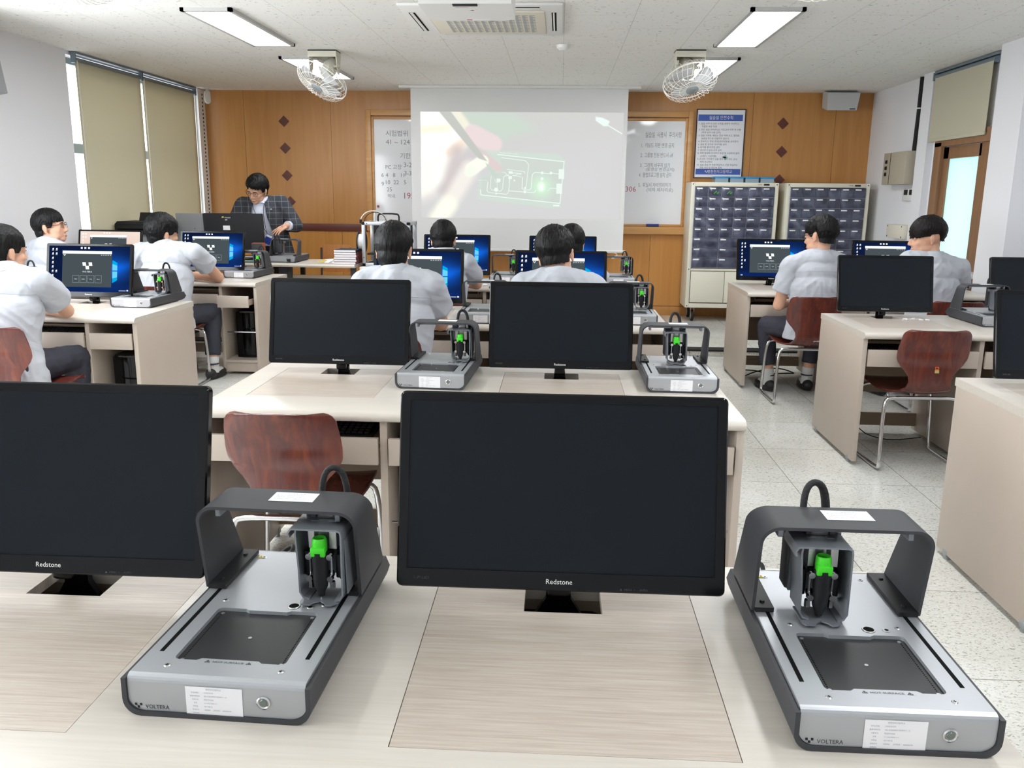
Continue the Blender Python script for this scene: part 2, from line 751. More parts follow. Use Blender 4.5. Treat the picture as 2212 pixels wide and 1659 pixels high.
def window(name, y0, y1, z0, z1, bars):
    q = MB()
    x0, x1 = XL - .16, XL - .10
    w = .05
    q.box(x0, x1, y0, y1, z0, z0 + w)
    q.box(x0, x1, y0, y1, z1 - w, z1)
    q.box(x0, x1, y0, y0 + w, z0, z1)
    q.box(x0, x1, y1 - w, y1, z0, z1)
    for y in bars:
        q.box(x0, x1, y - w / 2, y + w / 2, z0, z1)
    q.box(x0, x1, y0, y1, 1.72, 1.80)
    o = struct(q.build(name, m_frameg))
    g = MB()
    g.box(x0 + .02, x0 + .026, y0 + w, y1 - w, z0 + w, z1 - w)
    struct(g.build('pane', m_glass, o))
    s = MB()
    s.box(XL - .2, XL + .02, y0, y1, z0 - .02, z0 + .0, .004)
    struct(s.build('sill', m_white, o))
    return o


window('window_1', 7.24, 9.78, .87, 2.50, [8.47])
window('window_2', 2.6, 5.4, .92, 2.3, [4.0])
window('window_3', -1.2, 1.6, .92, 2.3, [.2])


def roller_blind(label, y0, y1, z0, x=XL + .022):
    t = thing('roller_blind', label, 'blind', (x, (y0 + y1) / 2, ZC - .06), 0, 'cream roller blinds')
    w = (y1 - y0)
    q = MB()
    q.cyl((0, -w / 2 - .01, 0), (0, w / 2 + .01, 0), .019, seg=16)
    q.build('roller_tube', m_frameg, t)
    q = MB()
    q.box(-.03, .03, -w / 2 - .03, w / 2 + .03, .042, .058)
    q.box(-.012, .03, -w / 2 - .03, -w / 2 - .012, -.03, .045, .003)
    q.box(-.012, .03, w / 2 + .012, w / 2 + .03, -.03, .045, .003)
    q.build('bracket_rail', m_frameg, t)
    q = MB()
    L = ZC - .06 - z0

    def fn(u, v):
        y = (u - .5) * w
        return (.008 + .003 * math.sin(u * 5 + 1) * v, y, -.012 - v * L)
    q.grid(fn, 16, 12)
    o = q.build('blind_cloth', m_blind, t)
    so = o.modifiers.new('s', 'SOLIDIFY')
    so.thickness = .0016
    q = MB()
    q.box(0, .016, -w / 2, w / 2, -L - .03, -L - .008, .003)
    q.build('bottom_bar', m_blind, t)
    q = MB()
    q.tube([(.026, -w / 2 - .004, -.01), (.028, -w / 2 + .0, -L * .45), (.026, -w / 2 + .004, -L * .8), (.03, -w / 2 + .006, -L * .45), (.03, -w / 2 + .004, -.01)], .0022, 6)
    q.build('bead_chain', m_ivory, t)
    return t


roller_blind('cream roller blind on the window, the nearer one beside the white wall', 7.325, 8.455, .98)
roller_blind('cream roller blind on the window, the farther one next to the orange wall', 8.495, 9.69, .98)

# perforated upright in the front left corner
q = MB()
q.box(XL + .0, XL + .03, 9.80, 9.99, ZP, ZC - .003)
q.mi = 1
for k in range(48):
    z = ZC - .06 - k * .042
    q.box(XL + .0302, XL + .0306, 9.905, 9.93, z - .011, z + .011)
tag(q.build('slotted_upright', [m_white, m_dark]), 'white slotted steel upright in the corner by the blinds', 'upright')

# right side: pilaster, door post, sliding door
q = MB()
q.box(3.235, XR + .1, 6.50, 6.91, 0, ZC)
struct(q.build('wall_pilaster', m_wall))
q = MB()
q.box(3.33, XR, 8.31, 8.53, ZP, ZC)
q.box(3.355, XR, 8.53, 8.545, ZP, ZC)
struct(q.build('trim_3', m_wall))
q = MB()
q.box(3.345, XR + .12, 8.03, 8.17, ZP, 1.90, .003)
q.box(3.345, XR + .12, 7.0, 8.17, 1.86, 1.97, .003)
q.box(3.36, XR + .12, 6.91, 7.30, ZP, 1.86, .003)
fr = struct(q.build('door_1', m_doorwood))
q = MB()
z0, z1 = ZP + .01, 1.855
q.box(3.375, 3.41, 7.93, 8.03, z0, z1, .002)
q.box(3.375, 3.41, 7.27, 7.37, z0, z1, .002)
q.box(3.375, 3.41, 7.27, 8.03, z1 - .1, z1, .002)
q.box(3.375, 3.41, 7.27, 8.03, z0, .85, .002)
struct(q.build('door_leaf', m_doorwood, fr))
q = MB()
q.box(3.39, 3.395, 7.36, 7.94, .84, z1 - .09)
struct(q.build('glass', m_frost, fr))
q = MB()
q.box(3.16, XR, 6.92, 8.0, .80, .835, .003)
struct(q.build('trim_4', m_white))
# blind above the door
t = thing('roller_blind', 'short cream roller blind pulled down over the wooden door', 'blind', (3.355, 7.76, 2.475), 0, 'cream roller blinds')
q = MB()
q.cyl((0, -.56, 0), (0, .54, 0), .026, seg=16)
q.build('roller_tube', m_frameg, t)
q = MB()
q.box(-.02, .03, -.6, .58, .03, .05)
q.box(-.03, .012, .545, .565, -.03, .04, .004)
q.build('bracket_rail', m_frameg, t)
q = MB()
q.box(-.024, -.022, -.54, .52, -.54, -.005)
q.build('blind_cloth', m_blind, t)
q = MB()
q.box(-.03, -.016, -.54, .52, -.565, -.535, .003)
q.build('bottom_bar', m_blind, t)

# things on the right wall
t = thing('switch_box', 'beige steel switch box with three black latches on the wall', 'box', (XR, 8.9, 1.70), 0)
q = MB()
q.box(-.12, 0, -.3, .28, -.155, .155, .004)
q.build('body', m_beige, t)
q = MB()
q.box(-.124, -.1201, .09, .092, -.15, .15)
q.build('door_seam', m_dark, t)
for k in range(3):
    q = MB()
    q.box(-.128, -.12, .17, .215, .05 - k * .06, .085 - k * .06, .003)
    q.box(-.136, -.126, .18, .195, .055 - k * .06, .075 - k * .06, .002)
    q.build('latch', m_rubber, t)
q = MB()
q.tube([(3.37, 8.68, ZC - .002), (3.37, 8.68, 2.2), (3.368, 8.69, 1.86)], .018, 10)
q.mi = 1
q.cyl((3.37, 8.68, 2.24), (3.37, 8.68, 2.252), .022)
tag(q.build('conduit_pipe', [m_rubber, m_white]), 'black conduit pipe running from ceiling down to beige switch box', 'pipe')
t = thing('thermostat', 'white double thermostat with two dark displays under switch box', 'thermostat', (XR, 8.69, 1.45), 0)
q = MB()
q.box(-.03, 0, -.15, .15, -.06, .06, .005)
q.build('body', m_white, t)
for k in (-1, 1):
    q = MB()
    q.box(-.032, -.03, .065 * k - .045, .065 * k + .045, -.005, .045)
    q.build('display', m_black, t)
q = MB()
q.box(-.1, 0, -.22, .2, -.065, .065, .006)
q.mi = 1
for y in (-.19, .17):
    for z in (-.05, .05):
        q.cyl((-.102, y, z), (-.099, y, z), .007)
q.M = T(0, 0, 0)
o = q.build('junction_box', [m_ivory, m_dark])
o.location = (XR, 8.77, 1.095)
tag(o, 'ivory junction box low on the white wall behind a student', 'box')

# grey box on the left wall
t = thing('wall_box', 'grey slanted metal box hung high on the white wall', 'box', (XL, 5.66, 2.24), 0)
q = MB()
q.box(0, .20, -.5, .36, -.22, .22, .006, M=RX(0) @ RY(-8) @ T(.03, 0, 0))
q.build('body', m_greybox, t)
q = MB()
q.box(0, .05, -.3, .2, -.05, .05)
q.build('bracket', m_frameg, t)

# ceiling equipment
def lamp(x, y, label):
    t = thing('ceiling_light', label, 'light', (x, y, ZC), 0, 'recessed ceiling lights')
    q = MB()
    w, L, d = .165, .66, .022
    q.box(-w, -w + .025, -L, L, -d, 0)
    q.box(w - .025, w, -L, L, -d, 0)
    q.box(-w, w, -L, -L + .03, -d, 0)
    q.box(-w, w, L - .03, L, -d, 0)
    q.build('light_frame', m_greybox2, t)
    q = MB()
    q.box(-w + .025, w - .025, -L + .03, L - .03, -.012, -.008)
    q.build('diffuser', m_lamp, t)
    return t


m_greybox2 = mat('light trim enamel', rgb(186, 186, 184), .5)
rows = [8.2, 6.27, 4.3, 2.35, .4]
names = ['nearest the orange wall, behind the fan', 'just ahead of the fan', 'third from the orange wall', 'fourth from the orange wall', 'fifth from the orange wall', 'last before the back wall']
for k, y in enumerate(rows):
    lamp(-2.24, y, 'white ceiling light panel, window side, ' + names[k])
    lamp(1.29, y, 'white ceiling light panel, door side, ' + names[k])


def wire_cage(q, rad, dep, nr, rings):
    for k in range(nr):
        a = 2 * PI * k / nr
        pts = []
        for j in range(7):
            u = j / 6
            r = .045 + (rad - .045) * math.sin(u * PI / 2) ** .9
            z = -dep * (1 - u ** 2.6)
            aa = a + .25 * (1 - u)
            pts.append((r * math.cos(aa), r * math.sin(aa), z))
        q.tube(pts, .0017, 5)
    for r, z, w in rings:
        q.tube([(r * math.cos(2 * PI * i / 40), r * math.sin(2 * PI * i / 40), z) for i in range(40)], w, 6, closed=True)


def ceiling_fan(x, y, nrm, drop, label, spin):
    t = thing('wall_fan', label, 'fan', (x, y, ZC), 0, 'caged fans hung from the ceiling')
    q = MB()
    # bent sheet bracket: top plate and two cheeks
    q.box(-.115, .115, -.08, .08, -.014, -.002, .003)
    q.mi = 1
    for s in (-1, 1):
        q.prism([(-.08, 0), (.08, 0), (.055, -.09), (.02, -.17), (-.02, -.17), (-.055, -.09)], s * .112 - .004, s * .112 + .004,
                M=basis((0, 0, -.01), (0, 1, 0), (0, 0, 1), (1, 0, 0)))
    q.box(-.115, .115, .07, .078, -.06, -.01)
    q.box(-.115, .115, -.08, -.074, -.055, -.01)
    q.build('bracket', [m_rubber, m_fancol], t)
    nv = Vector(nrm).normalized()
    c = Vector((0, 0, -drop))
    fm = nv.to_track_quat('Z', 'Y').to_matrix().to_4x4()
    A = T(*c) @ fm @ RX(0)
    q = MB()
    q.M = A
    q.ring([(.02, -.155), (.05, -.15), (.062, -.11), (.062, -.05), (.05, -.03), (.045, .0), (.02, .01)], 24)
    q.cyl((-.12, 0, -.09), (.12, 0, -.09), .012)
    q.build('motor', m_fancol, t)
    q = MB()
    q.M = A @ T(0, 0, .045)
    wire_cage(q, .215, -.085, 30, [(.215, 0, .0042), (.16, .066, .002), (.1, .083, .002)])
    q.M = A @ T(0, 0, .045)
    wire_cage(q, .215, .075, 30, [(.16, -.05, .002)])
    q.build('wire_cage', m_wire, t)
    q = MB()
    q.M = A @ T(0, 0, .13)
    q.ring([(.03, -.004), (.05, -.002), (.05, .006), (.03, .01)], 24)
    for k in range(5):
        q.box(-.024 + k * .01, -.02 + k * .01, -.025, .025, .009, .014)
    q.build('hub_badge', m_greybox, t)
    for k in range(3):
        q = MB()
        q.M = A @ T(0, 0, .05) @ RZ(spin + 120 * k)

        def fn(u, v):
            r = .03 + .155 * u
            w = math.radians(8 + 34 * math.sin(min(1, u * 1.25) * PI * .62))
            a = (v - .5) * 2 * w
            return (r * math.cos(a), r * math.sin(a), -.03 * (v - .5) * (1.2 - .5 * u) + .004 * math.sin(v * PI))
        q.grid(fn, 10, 8)
        o = q.build('fan_blade', m_blade, t)
        so = o.modifiers.new('s', 'SOLIDIFY')
        so.thickness = .0015
    return t


ceiling_fan(-1.94, 7.27, (-.42, -.45, -.80), .19, 'white caged fan on the window side, hung before the far light panel', 10)
ceiling_fan(.995, 7.23, (.18, -.50, -.84), .19, 'white caged fan on the door side, its hub turned to the room', 150)
ceiling_fan(-2.0, 3.62, (-.1, -.3, -.95), .2, 'white caged fan at the top edge, above the white wall', 40)
ceiling_fan(1.0, 3.57, (.1, -.3, -.95), .2, 'white caged fan at the top edge, door side, only its wires seen', 70)

t = thing('air_conditioner', 'white ceiling cassette air conditioner with grille behind the projector', 'air conditioner', (-.51, 5.96, ZC), 0)
q = MB()
q.box(-.5, .5, -.5, .5, -.022, 0, .008)
q.build('panel', m_white, t)
q = MB()
q.box(-.35, .39, -.36, .37, -.034, -.02, .01)
q.build('intake_cover', m_ivory, t)
q = MB()
for i in range(13):
    for j in range(11):
        if i % 1 == 0:
            q.box(-.25 + i * .045, -.215 + i * .045, -.28 + j * .052, -.262 + j * .052, -.0346, -.0342)
            q.box(-.25 + i * .045, -.23 + i * .045, -.255 + j * .052, -.237 + j * .052, -.0346, -.0342)
q.build('grille', m_greybox, t)
for (a, b_, c_, d) in ((-.33, .36, .41, .455), (-.33, .36, -.455, -.41), (.43, .46, -.3, .3), (-.46, -.42, -.3, .3)):
    q = MB()
    q.box(a, b_, c_, d, -.0235, -.0215)
    q.mi = 1
    if b_ - a > .3:
        q.box(a, b_, c_ + .012, d - .008, -.025, -.0222)
    else:
        q.box(a + .008, b_ - .012, c_, d, -.025, -.0222)
    q.build('louver', [m_dark, m_white], t)

t = thing('projector', 'white projector hung from the ceiling before the air conditioner', 'projector', (-.48, 4.58, 2.30), 0)
q = MB()
q.prism([(-.225, -.2), (.225, -.2), (.225, .17), (.17, .215), (-.17, .215), (-.225, .17)], 0, .1, M=T(0, 0, 0))
q.build('body', m_white, t, 20)
q = MB()
q.box(-.2, .2, -.204, -.198, .02, .085)
q.mi = 1
for k in range(5):
    q.box(-.13 + k * .06, -.1 + k * .06, -.207, -.203, .03, .05)
q.build('port_panel', [m_greybox, m_black], t)
q = MB()
q.box(-.06, .06, -.2, -.165, -.006, .0, .002)
q.mi = 1
q.text('PROMAX', .011, T(-.02, -.115, -.0006) @ RX(180) @ RZ(0), 'C')
q.prism([(0, 0), (.02, .006), (.016, -.01)], 0, .0006, M=T(.01, -.04, -.0008))
q.build('marking', [m_black, m_ink], t)
q = MB()
q.box(-.03, .09, .17, .195, -.0008, 0)
q.mi = 1
q.box(-.028, .0, .172, .193, -.0012, -.0006)
q.build('warning_label', [m_paper, m_redmark], t)
q = MB()
q.ring([(.035, .19), (.045, .2), (.045, .26), (.03, .262)], 20, M=T(.1, .0, .05) @ RX(-90))
q.build('lens', m_black, t)
q = MB()
q.cyl((0, 0, .1), (0, 0, ZC - 2.30 - .004), .025)
q.box(-.08, .08, -.08, .08, ZC - 2.30 - .012, ZC - 2.30 - .001)
q.build('mounting_pole', m_white, t)

q = MB()
q.ring([(.0, -.04), (.028, -.04), (.05, -.024), (.055, -.002), (0, -.001)], 24)
o = q.build('smoke_detector', m_white)
o.location = (-.004, 6.96, ZC)
tag(o, 'small round white smoke detector on the ceiling', 'detector')
t = thing('security_camera', 'small white security camera hung by the blinds and orange wall', 'camera', (-3.93, 9.75, ZC), 0)
q = MB()
q.ring([(0, -.015), (.04, -.015), (.045, -.001), (0, -.001)], 20)
q.cyl((0, 0, -.015), (0, 0, -.05), .012)
q.build('mount', m_white, t)
q = MB()
q.cap((0, 0, -.14), (0, 0, -.06), .035, .033)
q.build('housing', m_white, t)

# loudspeaker in the front right corner
t = thing('wall_speaker', 'light grey loudspeaker box tilted under the ceiling on orange wall', 'speaker', (2.985, 9.84, 2.44), 0)
q = MB()
q.M = RX(12)
q.prism([(-.17, .085), (.17, .085), (.155, -.095), (-.155, -.095)], -.10, .10, M=basis((0, 0, 0), (1, 0, 0), (0, 0, 1), (0, -1, 0)))
q.mi = 1
q.box(.08, .14, -.1015, -.1, -.085, -.075)
m_greyspk = mat('pale grey speaker', rgb(190, 192, 192), .6)
q.build('enclosure', [m_greyspk, m_ink], t)
q = MB()
q.box(-.05, .05, .06, .16, -.03, .07, .004)
q.build('bracket', m_greybox, t)

# diamonds inlaid in the panelling
for k, (x, z) in enumerate([(-3.16, 2.195), (-3.158, 1.90), (-3.15, 1.596), (-3.125, 1.30), (2.433, 2.205), (2.44, 1.905), (2.437, 1.60)]):
    q = MB()
    r = .062
    q.prism([(-r, 0), (0, -r), (r, 0), (0, r)], -.004, .004, M=basis((0, 0, 0), (1, 0, 0), (0, 0, 1), (0, -1, 0)))
    o = q.build('diamond_inlay', m_band)
    o.location = (x, YF - .004, z)
    where = ['topmost of the window side column', 'second from the top in the window side column', 'third from the top in the window side column', 'lowest of the window side column, behind teacher',
             'topmost of the door side column', 'second from the top in the door side column', 'lowest of the door side column, above cabinet'][k]
    tag(o, 'dark red diamond inlay on orange wall, ' + where, 'inlay', 'diamond inlays on the orange wall')

# whiteboard
FW = lambda x, z, y=YF: basis((x, y, z), (1, 0, 0), (0, 0, 1), (0, -1, 0))
t = thing('whiteboard', 'long whiteboard with Korean handwriting, half hidden by projection screen', 'whiteboard', (0, YF, 0), 0)
q = MB()
q.box(-2.125, 1.367, -.02, -.004, 1.097, 2.222)
q.build('surface', m_board, t)


def frame4(q, x0, x1, z0, z1, w, y0, y1, b=.004):
    q.box(x0 - w, x0, y0, y1, z0 - w, z1 + w, b)
    q.box(x1, x1 + w, y0, y1, z0 - w, z1 + w, b)
    q.box(x0, x1, y0, y1, z1, z1 + w, b)
    q.box(x0, x1, y0, y1, z0 - w, z0, b)


q = MB()
frame4(q, -2.125, 1.367, 1.097, 2.222, .028, -.035, -.002)
q.build('frame', m_lwood, t)
q = MB()
q.box(-2.22, -2.153, -.05, -.001, .99, 2.325, .004)
q.box(1.395, 1.447, -.05, -.001, .99, 2.325, .004)
q.box(-2.153, 1.395, -.05, -.001, 2.262, 2.325, .004)
q.build('casing', m_lwood, t)
q = MB()
q.box(-2.22, 1.447, -.075, -.001, .985, 1.068, .006)
q.build('marker_ledge', m_lwood, t)
q = MB()
y = -.0206
for (s, x, z, h, k) in [('시험범위', -1.99, 2.045, .052, 0), ('41 ~ 124', -1.99, 1.95, .055, 0), ('기한 19', -1.83, 1.80, .05, 0), ('3-2', -1.79, 1.70, .055, 0), ('3-3', -1.785, 1.61, .05, 0),
                        ('PC 고장', -2.0, 1.68, .042, 0), ('4   8   11', -2.0, 1.59, .045, 0), ('6', -2.05, 1.59, .045, 0), ('10  22   5', -2.0, 1.51, .047, 0), ('9', -2.05, 1.49, .047, 0), ('25', -1.99, 1.43, .047, 0),
                        ('막내.', -1.98, 1.36, .035, 0), ('1957', -1.79, 1.35, .07, 1),
                        ('실습실  사용시  주의사항', .93, 2.05, .05, 0), ('1.  키보드 자판 변경 금지', .89, 1.94, .042, 0), ('2.  그룹별 전원 반드시 off', .885, 1.835, .042, 0),
                        ('3.  그래픽 바꾸지 않기', .885, 1.725, .04, 0), ('(동영상 변경금지)', .95, 1.685, .032, 0), ('4.  불법프로그램 설치 금지', .875, 1.62, .042, 0), ('5.  퇴실시 자리정리하기', .875, 1.51, .042, 0),
                        ('(의자 제자리로)', .97, 1.46, .034, 0), ('6306', .69, 1.455, .06, 1)]:
    wd = {'실습실  사용시  주의사항': .40}.get(s)
    if s.startswith(('1. ', '2. ', '4. ', '5. ')):
        wd = .36
    if s.startswith('3. '):
        wd = .33
    q.text(s, h, FW(x, z, -.0206), width=wd)
    q.build('handwritten_line', [m_redmark if k else m_marker], t, smooth=False)
    q = MB()
q = MB()
q.box(-.07, .07, -.022, .012, 0, .024, .003)
q.mi = 1
q.box(-.07, .07, -.022, .012, -.008, .0001)
o = q.build('board_eraser', [m_blue, m_black])
o.location = (1.05, YF - .045, 1.077)
tag(o, 'blue whiteboard eraser lying on the wooden marker ledge', 'eraser')
q = MB()
q.ring([(0, -.002), (.014, -.002), (.014, .008), (0, .012)], 16, M=basis((0, 0, 0), (1, 0, 0), (0, 0, 1), (0, -1, 0)))
o = q.build('magnet', m_redmark)
o.location = (-2.095, YF - .021, 1.26)
tag(o, 'round red magnet on the whiteboard edge above the filament machine', 'magnet')

# safety poster
t = thing('safety_poster', 'black framed white poster with blue bands and Korean safety rules', 'poster', (1.753, YF, 1.983), 0)
PW, PH = .26, .362
q = MB()
frame4(q, -PW, PW, -PH, PH, .008, -.022, -.001, .002)
q.build('frame', m_black, t)
q = MB()
q.box(-PW, PW, -.012, -.004, -PH, PH)
q.mi = 1
q.box(-PW + .012, PW - .022, -.0126, -.0119, .245, .312)
q.box(-PW + .012, PW - .012, -.0126, -.0119, -PH + .03, -PH + .092)
q.mi = 2
q.text('실습실 안전수칙', .034, FW(0, .262, -.0132), 'C', width=.26)
q.text('영천전자고등학교', .032, FW(.02, -PH + .047, -.0132), 'C', width=.27)
q.mi = 3
L_ = ['1. 실습 시작 전 안전 수칙을 충분히 숙지하고,', '    적절한 복장 착용', '2. 모든 실습 장비(PC)는 지도교사 허락 후 사용', '    (학생 임의 사용 금지)', '3. 실습 기자재, 재료는 항상 아껴 쓰고, 절대로', '    실습실 밖으로 반출하지 않는다.',
      '4. 정숙하고, 항상 (청결)정리정돈을 유지한다.', '5. 실습 중 임의로 자리이탈 금지', '6. 음식물 절대 반입 금지', '7. 냉난방기 임의 조작 금지', '8. 화재 발생에 주의하고 응급 및 소방장비 필히', '    (소화기, 구급약품)',
      '9. 손상된 기자재가 있을 경우 즉시 지도 교사', '    에게 보고한다.', '10. 실습 종료 후 전원 확실하고, 전등 확실하는', '    전원 차단 및 문단속 철저', '11. 위 사항 위반 시 벌점을 부과한다.']
for k, s in enumerate(L_):
    q.text(s, .0175, FW(-PW + .025 + (.03 if s.startswith(' ') else 0), .207 - k * .0316, -.0126))
q.mi = 4
q.rect(.05, .072, -.05, -.03, FW(-.005, -.1, -.0124))
q.box(.045, .1, -.0124, -.012, -.155, -.137)
q.box(.063, .082, -.0124, -.012, -.174, -.118)
q.mi = 2
for a, b_ in ((-.145, 0), (-.132, -.012), (-.119, 0)):
    q.box(a, a + .011, -.0132, -.0126, -PH + .062 + b_, -PH + .073 + b_)
m_pblue = mat('poster blue', rgb(70, 98, 180), .6)
m_pgreen = mat('poster green', rgb(160, 208, 190), .6)
q.build('sheet', [m_paper, m_pblue, m_wlet, m_ink, m_pgreen], t, smooth=False)

# drawer cabinets
def cabinet(x0, x1, label, first):
    cx = (x0 + x1) / 2
    w = (x1 - x0)
    t = thing('drawer_cabinet', label, 'cabinet', (cx, 9.52, ZP), 0, 'tall cream drawer cabinets on casters')
    z0, z1 = .155, 1.505
    q = MB()
    h = w / 2
    q.box(-h, -h + .04, 0, .42, z0, z1, .003)
    q.box(h - .04, h, 0, .42, z0, z1, .003)
    q.box(-h + .04, h - .04, 0, .42, z1 - .045, z1, .003)
    q.box(-h + .04, h - .04, 0, .42, z0, z0 + .05, .003)
    q.box(-h + .04, h - .04, .0, .42, .56, .585, .002)
    q.box(-h + .03, h - .03, .395, .415, z0, z1)
    q.mi = 1
    for sx in (-h + .02, h - .02):
        for z in (z1 - .02, .575, z0 + .02):
            q.cyl((sx, -.001, z), (sx, .001, z), .006, seg=10)
    q.build('cabinet_frame', [m_cream, m_dark], t)
    q = MB()
    q.box(h - .16, h - .1, -.0015, .0, z1 - .03, z1 - .012)
    q.mi = 1
    q.text('자료함', .013, basis((h - .225, -.0008, z1 - .027), (1, 0, 0), (0, 0, 1), (0, -1, 0)))
    q.build('name_plate', [m_black, m_ink], t)
    W = w - .08
    zt = z1 - .05
    rows_ = 5
    rh = .102
    for r_ in range(8):
        nc = 6 if r_ < 5 else 3
        zz = zt - r_ * .108
        for c_ in range(nc):
            cw = W / nc
            xa = -h + .04 + c_ * cw
            q = MB()
            q.box(xa + .004, xa + cw - .004, -.012, .10, zz - .1, zz, .003)
            q.mi = 1
            q.box(xa + .018, xa + .018 + .062, -.0145, -.012, zz - .022, zz - .008, .001)
            q.mi = 2
            q.box(xa, xa + .004, .0, .1, zz - .104, zz + .002)
            q.box(xa, xa + cw, .0, .1, zz - .106, zz - .1)
            if first and r_ == 0 and c_ in (1, 2):
                q.mi = 3
                for k in range(5):
                    q.box(xa + .06 + .011 * k, xa + .068 + .011 * k, -.0128, -.0119, zz - .07 + .009 * (k % 3), zz - .06 + .009 * (k % 3))
            q.build('drawer', [m_drawer, m_paper, m_rim, m_green], t)
    for s in (-1, 1):
        q = MB()
        a, b_ = (-h + .045, -.055) if s < 0 else (-.05, h - .045)
        q.box(a, b_, -.012, .004, z0 + .06, .555, .003)
        o = q.build('door', m_cream, t)
    q = MB()
    q.cap((h, .1, .83), (h + .035, .1, .83), .013, .016)
    q.build('side_handle', m_rubber, t)
    for sx in (-1, 1):
        for yy in (.06, .36):
            q = MB()
            x = sx * (h - .09)
            q.box(x - .03, x + .03, yy - .03, yy + .03, z0 - .006, z0)
            for s in (-.018, .018):
                q.prism([(-.022, 0), (.022, 0), (.016, -.085), (-.004, -.085)], s - .0015, s + .0015, M=basis((x, yy, z0 - .006), (0, 1, 0), (0, 0, 1), (1, 0, 0)))
            o = q.build('caster', m_steel, t)
            q = MB()
            A = T(x, yy + .008, .062) @ RY(90)
            q.ring([(.03, -.014), (.058, -.014), (.0615, -.009), (.0615, .009), (.058, .014), (.03, .014)], 24, M=A)
            q.mi = 1
            q.ring([(.0, -.0145), (.04, -.0148), (.04, .0148), (0, .0145)], 24, M=A)
            q.build('wheel', [m_rubber, m_greybox], o)
    return t


cabinet(1.40, 2.325, 'tall cream drawer cabinet on casters, below the framed poster', True)
cabinet(2.41, 3.28, 'tall cream drawer cabinet on casters, below the grey loudspeaker', False)
for k in range(4):
    t = thing('storage_box', ['clear storage box with blue lid on cabinet, first from poster', 'clear storage box with blue lid on cabinet, second from poster', 'clear storage box with blue lid on cabinet, third from poster', 'clear storage box with blue lid on cabinet, farthest from poster'][k],
              'box', (1.735 + k * .162, 9.72, ZP + 1.506), 0, 'blue lidded boxes on the drawer cabinet')
    q = MB()
    q.prism([(-.07, -.1), (.07, -.1), (.07, .1), (-.07, .1)], 0, .045)
    q.build('tub', m_clearbox, t)
    q = MB()
    q.box(-.078, .078, -.11, .11, .045, .062, .005)
    q.build('lid', m_bluelid, t)

# projection screen
t = thing('projection_screen', 'pulled down white projection screen showing a hand over circuit board', 'screen', (-.465, 9.5, 0), 0)
q = MB()
q.box(-1.27, 1.28, -.06, .07, ZC - .028, ZC - .0005, .003)
q.build('housing', m_white, t)
q = MB()
q.box(-1.155, 1.155, 0, .0015, .82, ZC - .02)
q.build('screen_cloth', m_screen, t)
q = MB()
q.cyl((-1.185, 0, .812), (1.185, 0, .812), .014, seg=16)
q.build('bottom_rod', m_white, t)
q = MB()
q.tube([(1.0, -.002, .80), (1.08, -.002, .80), (1.1, -.002, .77), (1.08, -.002, .745), (1.04, -.002, .74)], .005, 8, sm=2)
q.build('pull_loop', m_white, t)


def soft_poly(P, pts, blur):
    """1 inside a polygon, falling to 0 over blur; P (n,2)"""
    pts = np.array(pts, float)
    n = len(pts)
    d = np.full(len(P), 1e9)
    ins = np.zeros(len(P), bool)
    for i in range(n):
        a, b = pts[i], pts[(i + 1) % n]
        ab = b - a
        tt = np.clip(((P - a) @ ab) / (ab @ ab), 0, 1)
        d = np.minimum(d, np.hypot(*(P - a - tt[:, None] * ab).T))
        c = ((a[1] > P[:, 1]) != (b[1] > P[:, 1]))
        xi = a[0] + (P[:, 1] - a[1]) * ab[0] / (ab[1] if abs(ab[1]) > 1e-9 else 1e-9)
        ins ^= c & (P[:, 0] < xi)
    sd = np.where(ins, d, -d)
    x = np.clip(.5 + sd / blur, 0, 1)
    return x * x * (3 - 2 * x)


def soft_cap(P, a, b, r, blur):
    a, b = np.array(a, float), np.array(b, float)
    ab = b - a
    tt = np.clip(((P - a) @ ab) / max(ab @ ab, 1e-9), 0, 1)
    x = np.clip(.5 + (r - np.hypot(*(P - a - tt[:, None] * ab).T)) / blur, 0, 1)
    return x * x * (3 - 2 * x)


NU, NV = 260, 136
uu, vv = np.meshgrid(np.linspace(0, 1, NU), np.linspace(0, 1, NV), indexing='ij')
P = np.stack([45 + uu.ravel() * 2100, 60 + vv.ravel() * 1090], 1)
Cc = np.zeros((len(P), 3))
Cc[:] = (.80, .80, .79)
def lay(w, c, a=1.0):
    global Cc
    w = (w * a)[:, None]
    Cc = Cc * (1 - w) + np.array(c) * w
lay(soft_poly(P, [(45, 600), (2145, 300), (2145, 1150), (45, 1150)], 700), (.815, .815, .82))
lay(soft_poly(P, [(400, 60), (560, 200), (880, 340), (1250, 230), (1000, 60)], 160), (.78, .83, .785))
lay(soft_poly(P, [(-80, -60), (300, -60), (560, 340), (400, 560), (330, 760), (-80, 980)], 120), (1, 1, .97))
lay(soft_cap(P, (60, 240), (330, 225), 34, 70), (.99, .93, .82), .8)
lay(soft_cap(P, (350, 470), (470, 380), 46, 70), (.95, .86, .78), .8)
lay(soft_poly(P, [(-50, 520), (250, 500), (180, 900), (-50, 1000)], 220), (.99, .96, .93), .8)
lay(soft_cap(P, (430, 470), (310, 860), 70, 130), (.80, .76, .76), .9)
lay(soft_cap(P, (480, 600), (600, 500), 60, 90), (.80, .77, .78), .7)
lay(soft_cap(P, (300, 1060), (560, 640), 86, 110), (.93, .91, .88))
lay(soft_cap(P, (215, 1150), (330, 1010), 75, 130), (1, 1, .92))
lay(soft_cap(P, (420, 60), (620, 330), 40, 50), (.93, .92, .85))
lay(soft_cap(P, (590, 280), (800, 385), 95, 34), (.895, .835, .835))
lay(soft_cap(P, (720, 520), (880, 620), 70, 34), (.85, .79, .785))
